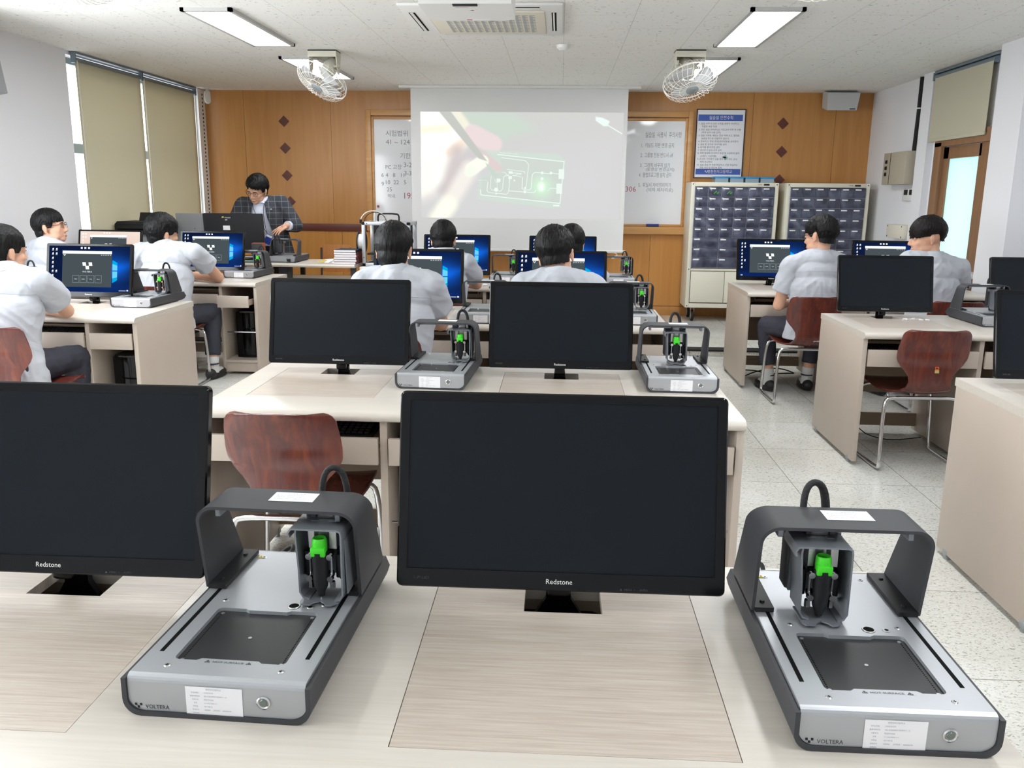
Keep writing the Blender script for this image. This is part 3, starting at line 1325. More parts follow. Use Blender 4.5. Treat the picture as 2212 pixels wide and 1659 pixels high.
lay(soft_poly(P, [(700, 440), (1480, 480), (1560, 540), (1520, 1030), (1440, 1040), (640, 950), (660, 720), (860, 660), (930, 640)], 26), (.79, .85, .805), .8)
lay(soft_poly(P, [(880, 500), (1545, 560), (1520, 985), (680, 900), (690, 720), (900, 660)], 20), (.79, .815, .79), .8)
lay(soft_cap(P, (580, 640), (690, 560), 66, 26), (.96, .98, .915))
lay(soft_cap(P, (548, 680), (580, 650), 46, 26), (.93, .955, .90))
lay(soft_poly(P, [(235, 55), (360, 55), (700, 500), (745, 560), (650, 530), (480, 340)], 14), (.755, .765, .74))
lay(soft_poly(P, [(720, 565), (790, 630), (850, 700), (830, 724), (790, 690), (735, 600)], 10), (.75, .83, .78))
lay(soft_cap(P, (1312, 815), (1313, 816), 70, 240), (.80, .98, .82), .95)
lay(soft_cap(P, (1312, 800), (1312, 830), 26, 60), (.97, 1, .96))
lay(soft_poly(P, [(1855, 100), (1925, 110), (2005, 145), (1980, 195), (1940, 195), (1860, 140)], 10), (.90, .95, .93))
Cl = np.where(Cc <= .04045, Cc / 12.92, ((np.clip(Cc, 0, 1) + .055) / 1.055) ** 2.4)
q = MB()
x0, x1, z0, z1 = -1.05, 1.115, 1.152, 2.264
q.grid(lambda u, v: (x0 + (x1 - x0) * u, -.0012, z1 + (z0 - z1) * v), NU, NV)
m_img = bpy.data.materials.new('projected picture')
m_img.use_nodes = True
n, l = nt(m_img)
n.clear()
at = n.new('ShaderNodeVertexColor')
at.layer_name = 'Col'
e = n.new('ShaderNodeEmission')
e.inputs['Strength'].default_value = 1.12
oo = n.new('ShaderNodeOutputMaterial')
l.new(at.outputs[0], e.inputs[0])
l.new(e.outputs[0], oo.inputs[0])
m_trace = emis('projected trace light', rgb(240, 252, 245), 1.0)
o = q.build('projected_picture', m_img, t)
ca = o.data.color_attributes.new('Col', 'FLOAT_COLOR', 'POINT')
ca.data.foreach_set('color', np.concatenate([Cl, np.ones((len(Cl), 1))], 1).ravel())
q = MB()
PM = basis((x0, -.0018, z1), (1, 0, 0), (0, 0, -1), (0, -1, 0))
sx, sy = (x1 - x0) / 2100, (z1 - z0) / 1090
pp = lambda L: [((a - 45) * sx, (b_ - 60) * sy) for a, b_ in L]
for L_, w in [([(850, 488), (1545, 555), (1510, 985), (675, 905), (672, 850)], 7), ([(890, 520), (1140, 548), (1175, 588), (1165, 700), (1150, 830)], 5), ([(950, 640), (1130, 660), (1140, 680)], 4), ([(900, 670), (930, 672), (950, 696), (970, 697)], 4),
              ([(970, 700), (930, 706), (915, 720), (905, 840), (885, 865), (860, 862)], 5), ([(1000, 675), (1100, 680)], 5), ([(1010, 700), (1040, 698), (1055, 688), (1100, 690)], 4), ([(1010, 704), (1050, 706), (1100, 716)], 4), ([(980, 740), (970, 860), (1240, 876), (1256, 852)], 6),
              ([(970, 860), (960, 885), (940, 896), (760, 880), (740, 860), (750, 770)], 5), ([(785, 710), (775, 830), (795, 855), (820, 858)], 4), ([(1115, 720), (1110, 830), (1130, 850), (1190, 848), (1205, 830), (1215, 690), (1240, 668), (1310, 672)], 6), ([(1320, 672), (1380, 680), (1410, 672), (1490, 682)], 5),
              ([(1315, 740), (1314, 780)], 4), ([(1380, 858), (1405, 828), (1475, 830)], 4), ([(845, 770), (850, 830)], 3), ([(640, 752), (745, 756)], 2), ([(1975, 180), (2130, 268)], 9), ([(820, 740), (830, 770), (870, 776)], 3)]:
    q.ribbon(pp(L_), w * sx * 1.25, PM)
for (a, b_, c_, d) in ((1490, 632, 1548, 732), (1470, 780, 1530, 885), (968, 658, 1010, 684), (965, 708, 1002, 738), (842, 735, 882, 770), (1020, 745, 1036, 760), (1440, 1000, 1506, 1016)):
    (u0, v0), (u1, v1) = pp([(a, b_), (c_, d)])
    q.rect(u0, u1, v0, v1, PM)
for (a, b_, r_) in ((837, 850, 22), (1318, 732, 17), (1318, 672, 15), (1410, 672, 15), (1142, 830, 12), (1140, 870, 14), (838, 890, 9)):
    (u0, v0), = pp([(a, b_)])
    q.poly([(u0 + r_ * sx * math.cos(2 * PI * i / 14), v0 + r_ * sx * math.sin(2 * PI * i / 14), 0) for i in range(14)], PM)
q.text('Printable Sensor PCB', .013, basis((x0 + (868 - 45) * sx, -.0018, z1 - (474 - 60) * sy), (1, 0, -.07), (0, 0, 1), (0, -1, 0)), width=190 * sx)
q.build('projected_lines', m_trace, t, smooth=False)
# ------------------------------------------------------------------ double computer desk
DW, DD, DH = 1.765, .78, .725
UNIT = .865


def make_desk(name_label):
    """origin: front left bottom corner of the left side panel; x to the right, y away from the sitter"""
    t = thing('computer_desk', name_label, 'desk', (0, 0, 0), 0, 'double computer desks')
    # top with rounded front edge and an opening for each lid
    q = MB()
    TH = .032
    zb = DH - TH

    def nose(x0, x1):
        pr = [(.20, zb), (.20, DH), (.022, DH), (.010, DH - .004), (.002, DH - .012), (0, DH - .02), (.003, zb + .004), (.008, zb)]
        q.prism(pr, x0, x1, M=basis((0, 0, 0), (0, 1, 0), (0, 0, 1), (1, 0, 0)))
    nose(0, DW)
    xs = [0, .10, .545, UNIT + .10, UNIT + .545, DW]
    for a, b_ in ((xs[0], xs[1]), (xs[2], xs[3]), (xs[4], xs[5])):
        q.box(a, b_, .20, .685, zb, DH)
    q.box(0, DW, .685, DD, zb, DH)
    q.build('tabletop', m_desk, t, 40)
    for u in (0, UNIT):
        c_ = u + .3225
        g = .0012
        x0, x1, y0, y1 = u + .10 + g, u + .545 - g, .20 + g, .685 - g
        n0, n1, ny = c_ - .066, c_ + .066, .575
        q = MB()
        q.prism([(x0, y0), (x1, y0), (x1, y1), (n1, y1), (n1, ny), (n0, ny), (n0, y1), (x0, y1)], DH - .02, DH - .0004)
        q.build('desk_lid', m_lid, t)
        q = MB()
        q.box(u + .09, u + .555, .19, .70, .648, .656)
        q.box(u + .09, u + .098, .19, .70, .656, zb)
        q.box(u + .547, u + .555, .19, .70, .656, zb)
        q.box(u + .09, u + .555, .692, .70, .656, zb)
        q.build('monitor_well', m_deskin, t)
    for x in (0, DW - .024):
        q = MB()
        q.box(x, x + .024, .022, .768, .022, zb, .001)
        o = q.build('side_panel', m_side, t)
        for y in (.1, .69):
            q = MB()
            q.cyl((x + .012, y, 0), (x + .012, y, .024), .014, .012, 12)
            q.box(x - .003, x + .027, y - .018, y + .018, .012, .04, .006)
            q.build('foot_glide', m_greybox, o)
    for x in (.60, UNIT - .012, UNIT + .60):
        q = MB()
        q.box(x, x + .024, .03, .75, .022, zb, .001)
        q.build('divider', m_side, t)
    q = MB()
    q.box(.024, DW - .024, .70, .716, .26, zb)
    q.box(.024, DW - .024, .70, .716, .05, .13)
    q.build('back_panel', m_deskin, t)
    for u in (0, UNIT):
        q = MB()
        q.box(u + .03, u + .595, .014, .032, .545, .635, .002)
        q.mi = 1
        q.box(u + .035, u + .59, .032, .42, .588, .60)
        q.build('keyboard_tray', [m_side, m_deskin], t)
        xa, xb = u + .63, u + (.848 if u == 0 else .870)
        q = MB()
        q.box(xa, xb, .012, .03, .545, .635, .002)
        q.mi = 1
        q.box(xa + .01, xb - .01, .03, .4, .55, .558)
        q.box(xa + .01, xa + .02, .03, .4, .55, .60)
        q.box(xb - .02, xb - .01, .03, .4, .55, .60)
        q.build('drawer', [m_side, m_deskin], t)
        q = MB()
        q.box(u + .624, u + (.853 if u == 0 else .876), .035, .70, .098, .116)
        q.mi = 1
        q.box(u + .624, u + (.853 if u == 0 else .876), .045, .06, .022, .098)
        q.build('computer_shelf', [m_side, m_side], t)
        q = MB()
        q.cyl((u + .62, .06, .335), (u + (.855 if u == 0 else .878), .06, .335), .005, seg=8)
        q.build('guard_rail', m_chrome, t)
    return t


# ------------------------------------------------------------------ monitor
TILT = 12.8
PWd, PHt = .545, .328


def rrect(w, h, r, n=6, cx=0, cy=0):
    pts = []
    for (sx, sy, a0) in ((1, -1, -90), (1, 1, 0), (-1, 1, 90), (-1, -1, 180)):
        for k in range(n):
            a = R(a0 + 90 * k / (n - 1))
            pts.append((cx + sx * (w / 2 - r) + r * math.cos(a), cy + sy * (h / 2 - r) + r * math.sin(a)))
    return pts


def ring_face(q, outer, inner, z, M):
    n = len(outer)
    q.add([(x, y, z) for x, y in outer] + [(x, y, z) for x, y in inner], [[i, (i + 1) % n, n + (i + 1) % n, n + i] for i in range(n)], M)


def wall_strip(q, loop, z0, z1, M, flip=False):
    n = len(loop)
    f_ = [[i, (i + 1) % n, n + (i + 1) % n, n + i] for i in range(n)]
    if flip:
        f_ = [a[::-1] for a in f_]
    q.add([(x, y, z0) for x, y in loop] + [(x, y, z1) for x, y in loop], f_, M)


SCRW, SCRH = .511, .282


def make_monitor(label, lit):
    """origin: on the desk under the middle of the panel; screen faces -y"""
    t = thing('computer_monitor', label, 'monitor', (0, 0, 0), 0, 'black desktop monitors')
    ct, st_ = math.cos(R(TILT)), math.sin(R(TILT))
    A = basis((0, -.063, .042), (1, 0, 0), (0, st_, ct), (0, -ct, st_))   # local x, up, towards viewer
    q = MB()
    cy = PHt / 2
    outer = rrect(PWd, PHt, .010, cx=0, cy=cy)
    mid = rrect(PWd - .005, PHt - .005, .009, cx=0, cy=cy)
    inner = rrect(SCRW, SCRH, .001, cx=0, cy=.031 + SCRH / 2)
    ring_face(q, mid, inner, .0, A)
    ring_face(q, outer, mid, -.0022, A) if False else None
    n = len(outer)
    q.add([(x, y, -.003) for x, y in outer] + [(x, y, 0) for x, y in mid], [[i, (i + 1) % n, n + (i + 1) % n, n + i] for i in range(n)], A)
    wall_strip(q, outer, -.016, -.003, A)
    wall_strip(q, inner, -.003, 0, A, True)
    q.mi = 1
    q.text('Redstone', .0085, A @ T(0, .012, .0004), 'C')
    q.mi = 2
    q.text('SLIM LED', .005, A @ T(-.245, .014, .0004))
    q.text('▲  MENU  +  -  AUTO', .0035, A @ T(.10, .005, .0004))
    q.build('bezel', [m_gloss, m_wlet, m_dimlet], t)
    q = MB()
    q.rect(-SCRW / 2, SCRW / 2, .031, .031 + SCRH, A, z=-.0028)
    o = q.build('screen', m_scr, t, smooth=False)
    if lit:
        screen_picture(t, A, lit)
    q = MB()
    q.prism(outer, -.018, -.016, M=A)
    q.box(-.23, .23, .05, .29, -.044, -.018, .012, M=A)
    q.build('back_cover', m_black, t)
    q = MB()
    q.box(-.02, .02, -.02, .10, -.062, -.04, .008, M=A)
    q.prism([(-.055, -.005), (.055, -.005), (.022, .05), (.02, .09), (-.02, .09), (-.022, .05)], -.05, -.036, M=basis((0, -.02, -.06), (1, 0, 0), (0, 0, 1), (0, -1, 0)))
    q.ring([(0, .0), (.1, 0), (.104, .004), (.1, .012), (0, .014)], 32, M=T(0, .0, -.068) @ Matrix.Diagonal((1, .8, 1, 1)))
    q.build('stand', m_gloss, t)
    return t


def ccol(name, c, s=1.0):
    k = name
    if k not in _cc:
        _cc[k] = emis(name, c, s)
    return _cc[k]


_cc = {}
m_wp = bpy.data.materials.new('blue desktop wallpaper')
m_wp.use_nodes = True
n, l = nt(m_wp)
n.clear()
tc = n.new('ShaderNodeTexCoord')
se = n.new('ShaderNodeSeparateXYZ')
l.new(tc.outputs['UV'], se.inputs[0])
at = n.new('ShaderNodeVertexColor')
at.layer_name = 'Col'
e = n.new('ShaderNodeEmission')
oo = n.new('ShaderNodeOutputMaterial')
l.new(at.outputs[0], e.inputs[0])
l.new(e.outputs[0], oo.inputs[0])


def wallpaper(pink):
    NU, NV = 48, 27
    u, v = np.meshgrid(np.linspace(0, 1, NU), np.linspace(0, 1, NV), indexing='ij')
    u, v = u.ravel(), v.ravel()
    if pink:
        a = np.array([.97, .93, .88]); b_ = np.array([.93, .74, .68])
        k = np.clip(v * .7 + .35 * np.abs(u - .45), 0, 1)[:, None]
        C = b_ * (1 - k) + a * k
    else:
        C = np.zeros((len(u), 3)) + np.array([.055, .11, .25])
        d = np.hypot((u - .80) * 1.4, (v - .52))
        g = np.exp(-(d / .30) ** 2)[:, None]
        C = C + g * np.array([.02, .25, .55])
        beam = np.exp(-((v - .5 - (u - .8) * .5) / .10) ** 2) * np.clip((u - .3) * 1.3, 0, 1)
        C = C + beam[:, None] * np.array([.0, .10, .22])
        k = np.clip((.2 - v) * 2, 0, .25)[:, None]
        C = C + k * np.array([.0, .15, .5])
    return NU, NV, np.clip(C, 0, 1)


def screen_picture(t, A, lit):
    pink = lit == 'pink'
    NU, NV, C = wallpaper(pink)
    q = MB()
    q.M = A
    q.grid(lambda u, v: (-SCRW / 2 + u * SCRW, .031 + v * SCRH, -.0022), NU, NV)
    q.mi = 1
    S = lambda u: -SCRW / 2 + u * SCRW
    V = lambda v: .031 + (1 - v) * SCRH
    z = -.0019
    # application window
    wx0, wx1, wy0, wy1 = .165, .775, .105, .895
    q.mi = 2
    q.rect(S(wx0), S(wx1), V(wy1), V(wy0), z=z)
    q.mi = 3
    q.rect(S(wx0), S(wx1), V(wy0 + .065), V(wy0), z=z + .0002)
    # logo
    def logo(cx, cy, s):
        r_ = s * .36
        for (dx, dy) in ((-.5, .36), (.5, .36), (0, -.36)):
            a, b_ = cx + dx * s * 1.3, cy + dy * s
            sk = .06 * s
            q.poly([(a - r_ - sk, b_ + r_, z + .0004), (a - r_ + sk, b_ - r_, z + .0004), (a + r_ + sk, b_ - r_, z + .0004), (a + r_ - sk, b_ + r_, z + .0004)])
        q.poly([(cx + .1 * s, cy - .1 * s, z + .0004), (cx + .36 * s, cy - .02 * s, z + .0004), (cx + .5 * s, cy + .1 * s, z + .0004), (cx + .3 * s, cy + .05 * s, z + .0004)])
    logo(S(.475), V(.43), .030)
    logo(S(.190), V(.20), .007)
    q.text('VOLTERA', .009, T(S(.475), V(.575), z + .0004), 'C', width=.062)
    bw, bh = .040, .045
    for k, wd in enumerate(('Print', 'Solder', 'Drill', 'More')):
        c_ = S(.475) + (k - 1.5) * .0475
        y = V(.72)
        q.mi = 4
        q.ribbon([(c_ - bw / 2, y - bh / 2), (c_ + bw / 2, y - bh / 2), (c_ + bw / 2, y + bh / 2), (c_ - bw / 2, y + bh / 2)], .0011, z=z + .0004, closed=True)
        q.mi = 3
        q.text(wd, .006, T(c_, y - .003, z + .0004), 'C')
    q.mi = 4
    for k in range(5):
        q.rect(S(.64) + k * .014, S(.64) + k * .014 + .009, V(.205), V(.185), z=z + .0004)
    # window shaped picture of the wallpaper
    if not pink:
        q.mi = 5
        q.poly([(S(.785), V(.30), z), (S(.785), V(.525), z), (S(.845), V(.525), z), (S(.845), V(.355), z)])
        q.poly([(S(.785), V(.545), z), (S(.785), V(.80), z), (S(.845), V(.735), z), (S(.845), V(.545), z)])
        q.mi = 6
        q.poly([(S(.785), V(.38), z + .0001), (S(.785), V(.525), z + .0001), (S(.845), V(.525), z + .0001), (S(.845), V(.42), z + .0001)])
        q.poly([(S(.785), V(.545), z + .0001), (S(.785), V(.70), z + .0001), (S(.845), V(.67), z + .0001), (S(.845), V(.545), z + .0001)])
    # desktop icons and tray
    q.mi = 3
    rr = random.Random(3)
    for k in range(8):
        for j in range(2 if k in (0, 1, 5) else 1):
            x, y = S(.045 + j * .045), V(.07 + k * .095)
            q.poly([(x - .005, y - .005, z), (x + .006, y - .005, z), (x + .005, y + .006, z), (x - .003, y + .004, z)])
            q.rect(x - .006, x + .006, y - .0095, y - .0078, z=z)
    for k in range(3):
        x = S(.40 + k * .045)
        q.rect(x - .006, x + .006, V(.06), V(.02), z=z)
    q.rect(S(.965), S(.985), V(.975), V(.945), z=z)
    q.mi = 4
    q.rect(S(.87), S(.955), V(.975), V(.955), z=z)
    q.rect(S(.03), S(.06), V(.98), V(.945), z=z)
    o = q.build('screen_picture', [m_wp, ccol('screen taskbar', rgb(16, 20, 32)), ccol('app window grey', rgb(74, 84, 88)), ccol('screen white', rgb(246, 250, 252), 1.15), ccol('screen pale outline', rgb(176, 184, 190)),
                                   ccol('screen cyan', rgb(0, 176, 236)), ccol('screen pale cyan', rgb(110, 214, 246))], t, smooth=False)
    nv = len(q.v)
    Cf = np.ones((nv, 4))
    Cl = np.where(C <= .04045, C / 12.92, ((C + .055) / 1.055) ** 2.4)
    Cf[:len(Cl), :3] = Cl
    ca = o.data.color_attributes.new('Col', 'FLOAT_COLOR', 'POINT')
    ca.data.foreach_set('color', Cf.ravel())


# ------------------------------------------------------------------ plywood sled chair (forward = +y)
def make_chair(label):
    t = thing('plywood_chair', label, 'chair', (0, 0, 0), 0, 'red brown plywood chairs')
    prof = [(.245, .405, .19), (.225, .422, .198), (.17, .425, .202), (.08, .413, .2), (0, .403, .19), (-.08, .402, .165), (-.14, .412, .135), (-.175, .437, .116), (-.193, .47, .108), (-.2, .505, .113), (-.203, .54, .135), (-.205, .575, .164), (-.21, .605, .180),
            (-.217, .635, .183), (-.226, .67, .181), (-.236, .705, .177), (-.243, .735, .172), (-.248, .752, .160), (-.25, .758, .135)]
    NP, NX = len(prof), 17

    def fn(u, v):
        k = u * (NP - 1)
        i = min(int(k), NP - 2)
        f_ = k - i
        a, b_ = prof[i], prof[i + 1]
        y, z, w = [a[j] * (1 - f_) + b_[j] * f_ for j in range(3)]
        s = (v - .5) * 2
        x = w * s
        back = min(1, max(0, (z - .44) / .12))
        y += back * .028 * s * s * (1 if z > .58 else .8)
        z += (1 - back) * .010 * abs(s) ** 2.5
        y += .006 * math.sin(PI * min(1, max(0, (z - .57) / .07))) * (1 - s * s) * -1
        return (x, y, z)
    q = MB()
    q.grid(fn, 60, NX)
    o = q.build('seat_shell', m_cwood, t, 60)
    so = o.modifiers.new('s', 'SOLIDIFY')
    so.thickness = .010
    so.offset = 0
    bv = o.modifiers.new('b', 'BEVEL')
    bv.width = .003
    bv.segments = 2
    q = MB()
    pts = []
    for (x, y, z) in [(0, -.135, .385), (-.17, -.135, .385), (-.2, -.14, .365), (-.212, -.17, .15), (-.22, -.20, .03), (-.22, -.185, .012), (-.22, 0, .010), (-.22, .18, .012), (-.22, .205, .03), (-.205, .205, .36), (-.17, .205, .395), (0, .205, .396)]:
        pts.append((x, y, z))
    pts += [(-x, y, z) for x, y, z in pts[-2:0:-1]]
    q.tube(pts, .0105, 10, closed=True, sm=2)
    q.build('sled_frame', m_chrome, t, 60)
    return t


# ------------------------------------------------------------------ circuit printer
PL, PWt, PBH = .445, .257, .058


def make_printer(label):
    """origin: middle of the front edge on the desk; front faces -y"""
    t = thing('circuit_printer', label, 'printer', (0, 0, 0), 0, 'desktop circuit board printers')
    h = PWt / 2
    q = MB()
    # black tray: U section running front to back
    outer = [(-h, PBH - .004)] + [(-h + .024 - .024 * math.cos(a), .024 - .024 * math.sin(a)) for a in [PI / 2 * k / 6 for k in range(7)]]
    outer += [(-x, z) for x, z in outer[::-1]]
    g = .0065
    inner = []
    for x, z in outer:
        inner.append((x * (h - g) / h, max(z, g)) if z > .024 else (x * (h - g) / h, g + z * (.024 - g) / .024))

    def yend(z):
        return PL - .004 - (.016 if z > .045 else 0) + (.012 if .02 < z < .045 else 0) - (.01 if z < .008 else 0)
    n = len(outer)
    vs = [(x, 0, z) for x, z in outer] + [(x, 0, z) for x, z in inner] + [(x, yend(z), z) for x, z in outer] + [(x, yend(z), z) for x, z in inner]
    fs = []
    for i in range(n - 1):
        fs += [[i, i + 1, n + i + 1, n + i], [2 * n + i + 1, 2 * n + i, 3 * n + i, 3 * n + i + 1], [i + 1, i, 2 * n + i, 2 * n + i + 1], [n + i, n + i + 1, 3 * n + i + 1, 3 * n + i]]
    for i in (0, n - 1):
        fs.append([i, n + i, 3 * n + i, 2 * n + i] if i == 0 else [n + i, i, 2 * n + i, 3 * n + i])
    q.add(vs, fs)
    q.build('base_tray', m_anth, t, 30)
    # silver body
    q = MB()
    w = h - g - .0005
    fl = [(x, z) for x, z in inner if z < .05]
    zt = PBH
    # front face following the rounded tray corners
    prof = [(.003, None)]
    front = [(-w, zt - .009)] + [(x * .995, z + .0005) for x, z in inner[1:-1]] + [(w, zt - .009)]
    q.add([(x, .003, z) for x, z in front], [list(range(len(front)))[::-1]])
    # front to top fold
    for k in range(4):
        a0, a1 = PI / 2 * k / 4, PI / 2 * (k + 1) / 4
        pa = (.003 + .009 * (1 - math.cos(a0)), zt - .009 + .009 * math.sin(a0))
        pb = (.003 + .009 * (1 - math.cos(a1)), zt - .009 + .009 * math.sin(a1))
        q.add([(-w, pa[0], pa[1]), (w, pa[0], pa[1]), (w, pb[0], pb[1]), (-w, pb[0], pb[1])], [[0, 1, 2, 3]])
    yb = PL - .03
    # top plate with the plate opening
    bx, by0, by1, rr = .0785, .048, .198, .008
    hole = []
    for (cx, cy, a0) in ((bx - rr, by0 + rr, -90), (bx - rr, by1 - rr, 0), (-bx + rr, by1 - rr, 90), (-bx + rr, by0 + rr, 180)):
        for k in range(5):
            a = R(a0 + 90 * k / 4)
            hole.append((cx + rr * math.cos(a), cy + rr * math.sin(a)))
        if a0 == 0:
            hole += [(.036, by1), (.030, by1 - .004), (-.030, by1 - .004), (-.036, by1)]
        if a0 == 180:
            hole += [(-.046, by0), (-.040, by0 + .005), (.040, by0 + .005), (.046, by0)]
    bm = bmesh.new()
    ov = [bm.verts.new((x, y, zt)) for x, y in ((-w, .012), (w, .012), (w, yb), (-w, yb))]
    hv = [bm.verts.new((x, y, zt)) for x, y in hole]
    es = [bm.edges.new((L_[i], L_[(i + 1) % len(L_)])) for L_ in (ov, hv) for i in range(len(L_))]
    bmesh.ops.triangle_fill(bm, edges=es, use_beauty=True, normal=(0, 0, 1))
    bm.verts.index_update()
    q.add([v.co.copy() for v in bm.verts], [[v.index for v in f.verts] if f.normal.z >= 0 else [v.index for v in f.verts][::-1] for f in bm.faces])
    bm.free()
    wall_strip(q, hole, zt - .006, zt, None, True)
    q.box(-w, w, yb - .004, yb, .008, zt)
    q.box(-w, -w + .002, .01, yb, .008, zt - .001)
    q.box(w - .002, w, .01, yb, .008, zt - .001)
    q.build('housing', m_alu, t, 30)
    q = MB()
    q.rect(-bx - .002, bx + .002, by0 - .006, by1 + .002, z=zt - .0055)
    q.mi = 1
    for k in range(30):
        y = by0 + .012 + k * .0043
        for s in (-1, 1):
            q.cyl((s * .071, y, zt - .0056), (s * .071, y, zt - .0052), .0011, seg=6)
    q.mi = 2
    for (x, y) in ((-.07, by0 + .008), (.07, by0 + .008), (-.07, by1 - .008), (.07, by1 - .008), (0, .122)):
        q.cyl((x, y, zt - .0056), (x, y, zt - .0046), .0027, seg=12)
    q.build('heated_plate', [m_bed, m_dark, m_steel], t)
    q = MB()
    for s in (-1, 1):
        q.box(s * .104 - .003, s * .104 + .003, .065, yb - .006, zt - .0004, zt + .0004)
    q.cyl((.034, .214, zt), (.034, .214, zt + .0005), .0082, seg=20)
    q.cyl((.06, .214, zt), (.06, .214, zt + .0005), .0036, seg=16)
    for (x, y) in ((-.079, .031), (.079, .031), (-.079, .222), (.079, .222), (-.079, .385), (.079, .385)):
        q.box(x - .0022, x + .0022, y - .0005, y + .0005, zt + .0011, zt + .0014)
        q.box(x - .0005, x + .0005, y - .0022, y + .0022, zt + .0011, zt + .0014)
    q.build('slot', m_dark, t)
    q = MB()
    for (x, y) in ((-.079, .031), (.079, .031), (-.079, .222), (.079, .222), (-.079, .385), (.079, .385)):
        q.cyl((x, y, zt), (x, y, zt + .0012), .0046, .0034, 14)
    q.ring([(.0078, 0), (.0098, .0004), (.0092, .0012), (.0078, .0012)], 24, M=T(.034, .214, zt), closed=True)
    q.ring([(.0032, 0), (.0060, .0004), (.0056, .0011), (.0032, .0011)], 20, M=T(.06, .214, zt), closed=True)
    q.build('screw', m_steel, t)
    q = MB()
    q.text('HOT SURFACE', .0042, T(0, .0435, zt + .0003), 'C', width=.043)
    for s in (-1, 1):
        x = s * .029
        q.ribbon([(x - .0035, .0435), (x + .0035, .0435), (x, .0485)], .0007, z=zt + .0003, closed=True)
        q.rect(x - .0006, x + .0006, .0445, .047, z=zt + .0003)
    A = basis((0, .003, 0), (1, 0, 0), (0, 0, 1), (0, -1, 0))
    q.text('VOLTERA', .0058, A @ T(-.0985, .0102, .0003), width=.033)
    for (dx, dy) in ((-.1115, .0155), (-.1045, .0155), (-.108, .0118)):
        q.poly([(dx - .0018, dy + .0018, .0003), (dx - .0014, dy - .0018, .0003), (dx + .0018, dy - .0018, .0003), (dx + .0014, dy + .0018, .0003)], A)
    q.build('printed_marks', m_logo, t, smooth=False)
    # label on the front
    q = MB()
    q.add([(-.0415, .0046, .0006), (.036, .0046, .0006), (.0362, .0468, .0006), (-.0415, .0468, .0006)], [[0, 1, 2, 3]], A)
    q.mi = 1
    q.text('영천전자고등학교', .0021, A @ T(-.003, .0425, .001), 'C', width=.021)
    for k, (a, b_) in enumerate((('부서(과명)', '스마트전자과'), ('물품목록번호', 'V02.프린팅회로기판제작기 - 01'), ('사용위치', '통합전자실습'), ('규격', 'V1-VOLTERA V-1'), ('취득일', '2017.08.18'), ('취득단가', '1000000      관리번호     M00000190'), ('금액(원)', ''))):
        y = .0375 - k * .0050
        q.text(a, .0018, A @ T(-.0285, y, .001), 'C')
        if b_:
            q.text(b_, .0018, A @ T(-.0165, y, .001))
    q.build('inventory_label', [m_paper, m_inkl], t, smooth=False)
    q = MB()
    A2 = A @ T(.0645, .0290, 0)
    q.ring([(.0095, -.0005), (.0095, .0014), (.0075, .0026), (.0062, .0014), (.006, .0012)], 28, M=A2)
    q.build('button_ring', m_chrome, t)
    q = MB()
    q.ring([(.0, .0026), (.0045, .0026), (.0056, .0016), (.006, 0)][::-1], 24, M=A2)
    q.build('power_button', m_button, t)
    # bridge
    zt0 = PBH + .001
    path = []
    r_, top = .030, .207
    xo = h - .0002
    for k in range(4):
        path.append((-xo, zt0 + (top - r_ - zt0) * k / 3))
    for k in range(1, 9):
        a = PI / 2 * k / 8
        path.append((-xo + r_ - r_ * math.cos(a), top - r_ + r_ * math.sin(a)))
    path += [(-x, z) for x, z in path[::-1]]
    th = .005

    def yf(z):
        return .262 - .026 * (z - zt0) / (top - zt0)

    def ybk(z):
        return .405 - .078 * (z - zt0) / (top - zt0)
    nP = len(path)
    vs = []
    for i, (x, z) in enumerate(path):
        a = Vector(path[max(i - 1, 0)])
        b_ = Vector(path[min(i + 1, nP - 1)])
        d = (b_ - a).normalized()
        nn = Vector((d.y, -d.x))          # inward
        xi, zi = x + nn.x * th, z + nn.y * th
        vs += [(x, yf(z), z), (x, ybk(z), z), (xi, ybk(z), zi), (xi, yf(z), zi)]
    fs = []
    for i in range(nP - 1):
        for k in range(4):
            m_ = (k + 1) % 4
            fs.append([i * 4 + k, i * 4 + m_, (i + 1) * 4 + m_, (i + 1) * 4 + k])
    fs += [[3, 2, 1, 0], [(nP - 1) * 4 + k for k in range(4)]]
    q = MB()
    q.add(vs, [f_[::-1] for f_ in fs])
    o_br = q.build('bridge', m_anth, t, 30)
    for s in (-1, 1):
        q = MB()
        a, b_ = (s * (h - .005), s * (h - .034))
        q.prism([(min(a, b_), .258), (max(a, b_), .258), (max(a, b_), .40), (min(a, b_), .40)], zt0, zt0 + .007)
        for y in (.278, .375):
            q.cyl((s * (h - .02), y, zt0 + .007), (s * (h - .02), y, zt0 + .010), .0042, .003, 10)
        q.build('bridge_foot', m_black, t)
    q = MB()
    q.box(-.098, .098, .262, .27, top - th - .008, top - th - .003)
    q.box(-.1, -.092, .25, .275, top - th - .016, top - th - .001, .001)
    q.box(.092, .1, .25, .275, top - th - .016, top - th - .001, .001)
    q.build('guide_rail', m_grey, t)
    q = MB()
    q.rect(-.022, .050, .272, .312, z=top + .0006)
    q.mi = 1
    q.text('관리물품대장표', .003, T(.014, .3035, top + .001), 'C', width=.03)
    for k, s in enumerate(('품  명   V-ONE 회로프린터', '사용부서   전자과   수 량   1', '취득일자   2017   내용연수   9')):
        q.text(s, .003, T(-.016, .296 - k * .0075, top + .001))
    q.build('asset_label', [m_paper, m_inkl], t, smooth=False)
    q = MB()
    x = -.093
    q.poly([(x - .006, .352, zt + .0008), (x + .006, .352, zt + .0008), (x, .363, zt + .0008)], T(.0 + .008, .03, 0))
    q.mi = 1
    q.rect(x + .0072, x + .0088, .385, .389, z=zt + .001)
    q.build('warning_sticker', [m_yellow, m_logo], t, smooth=False)
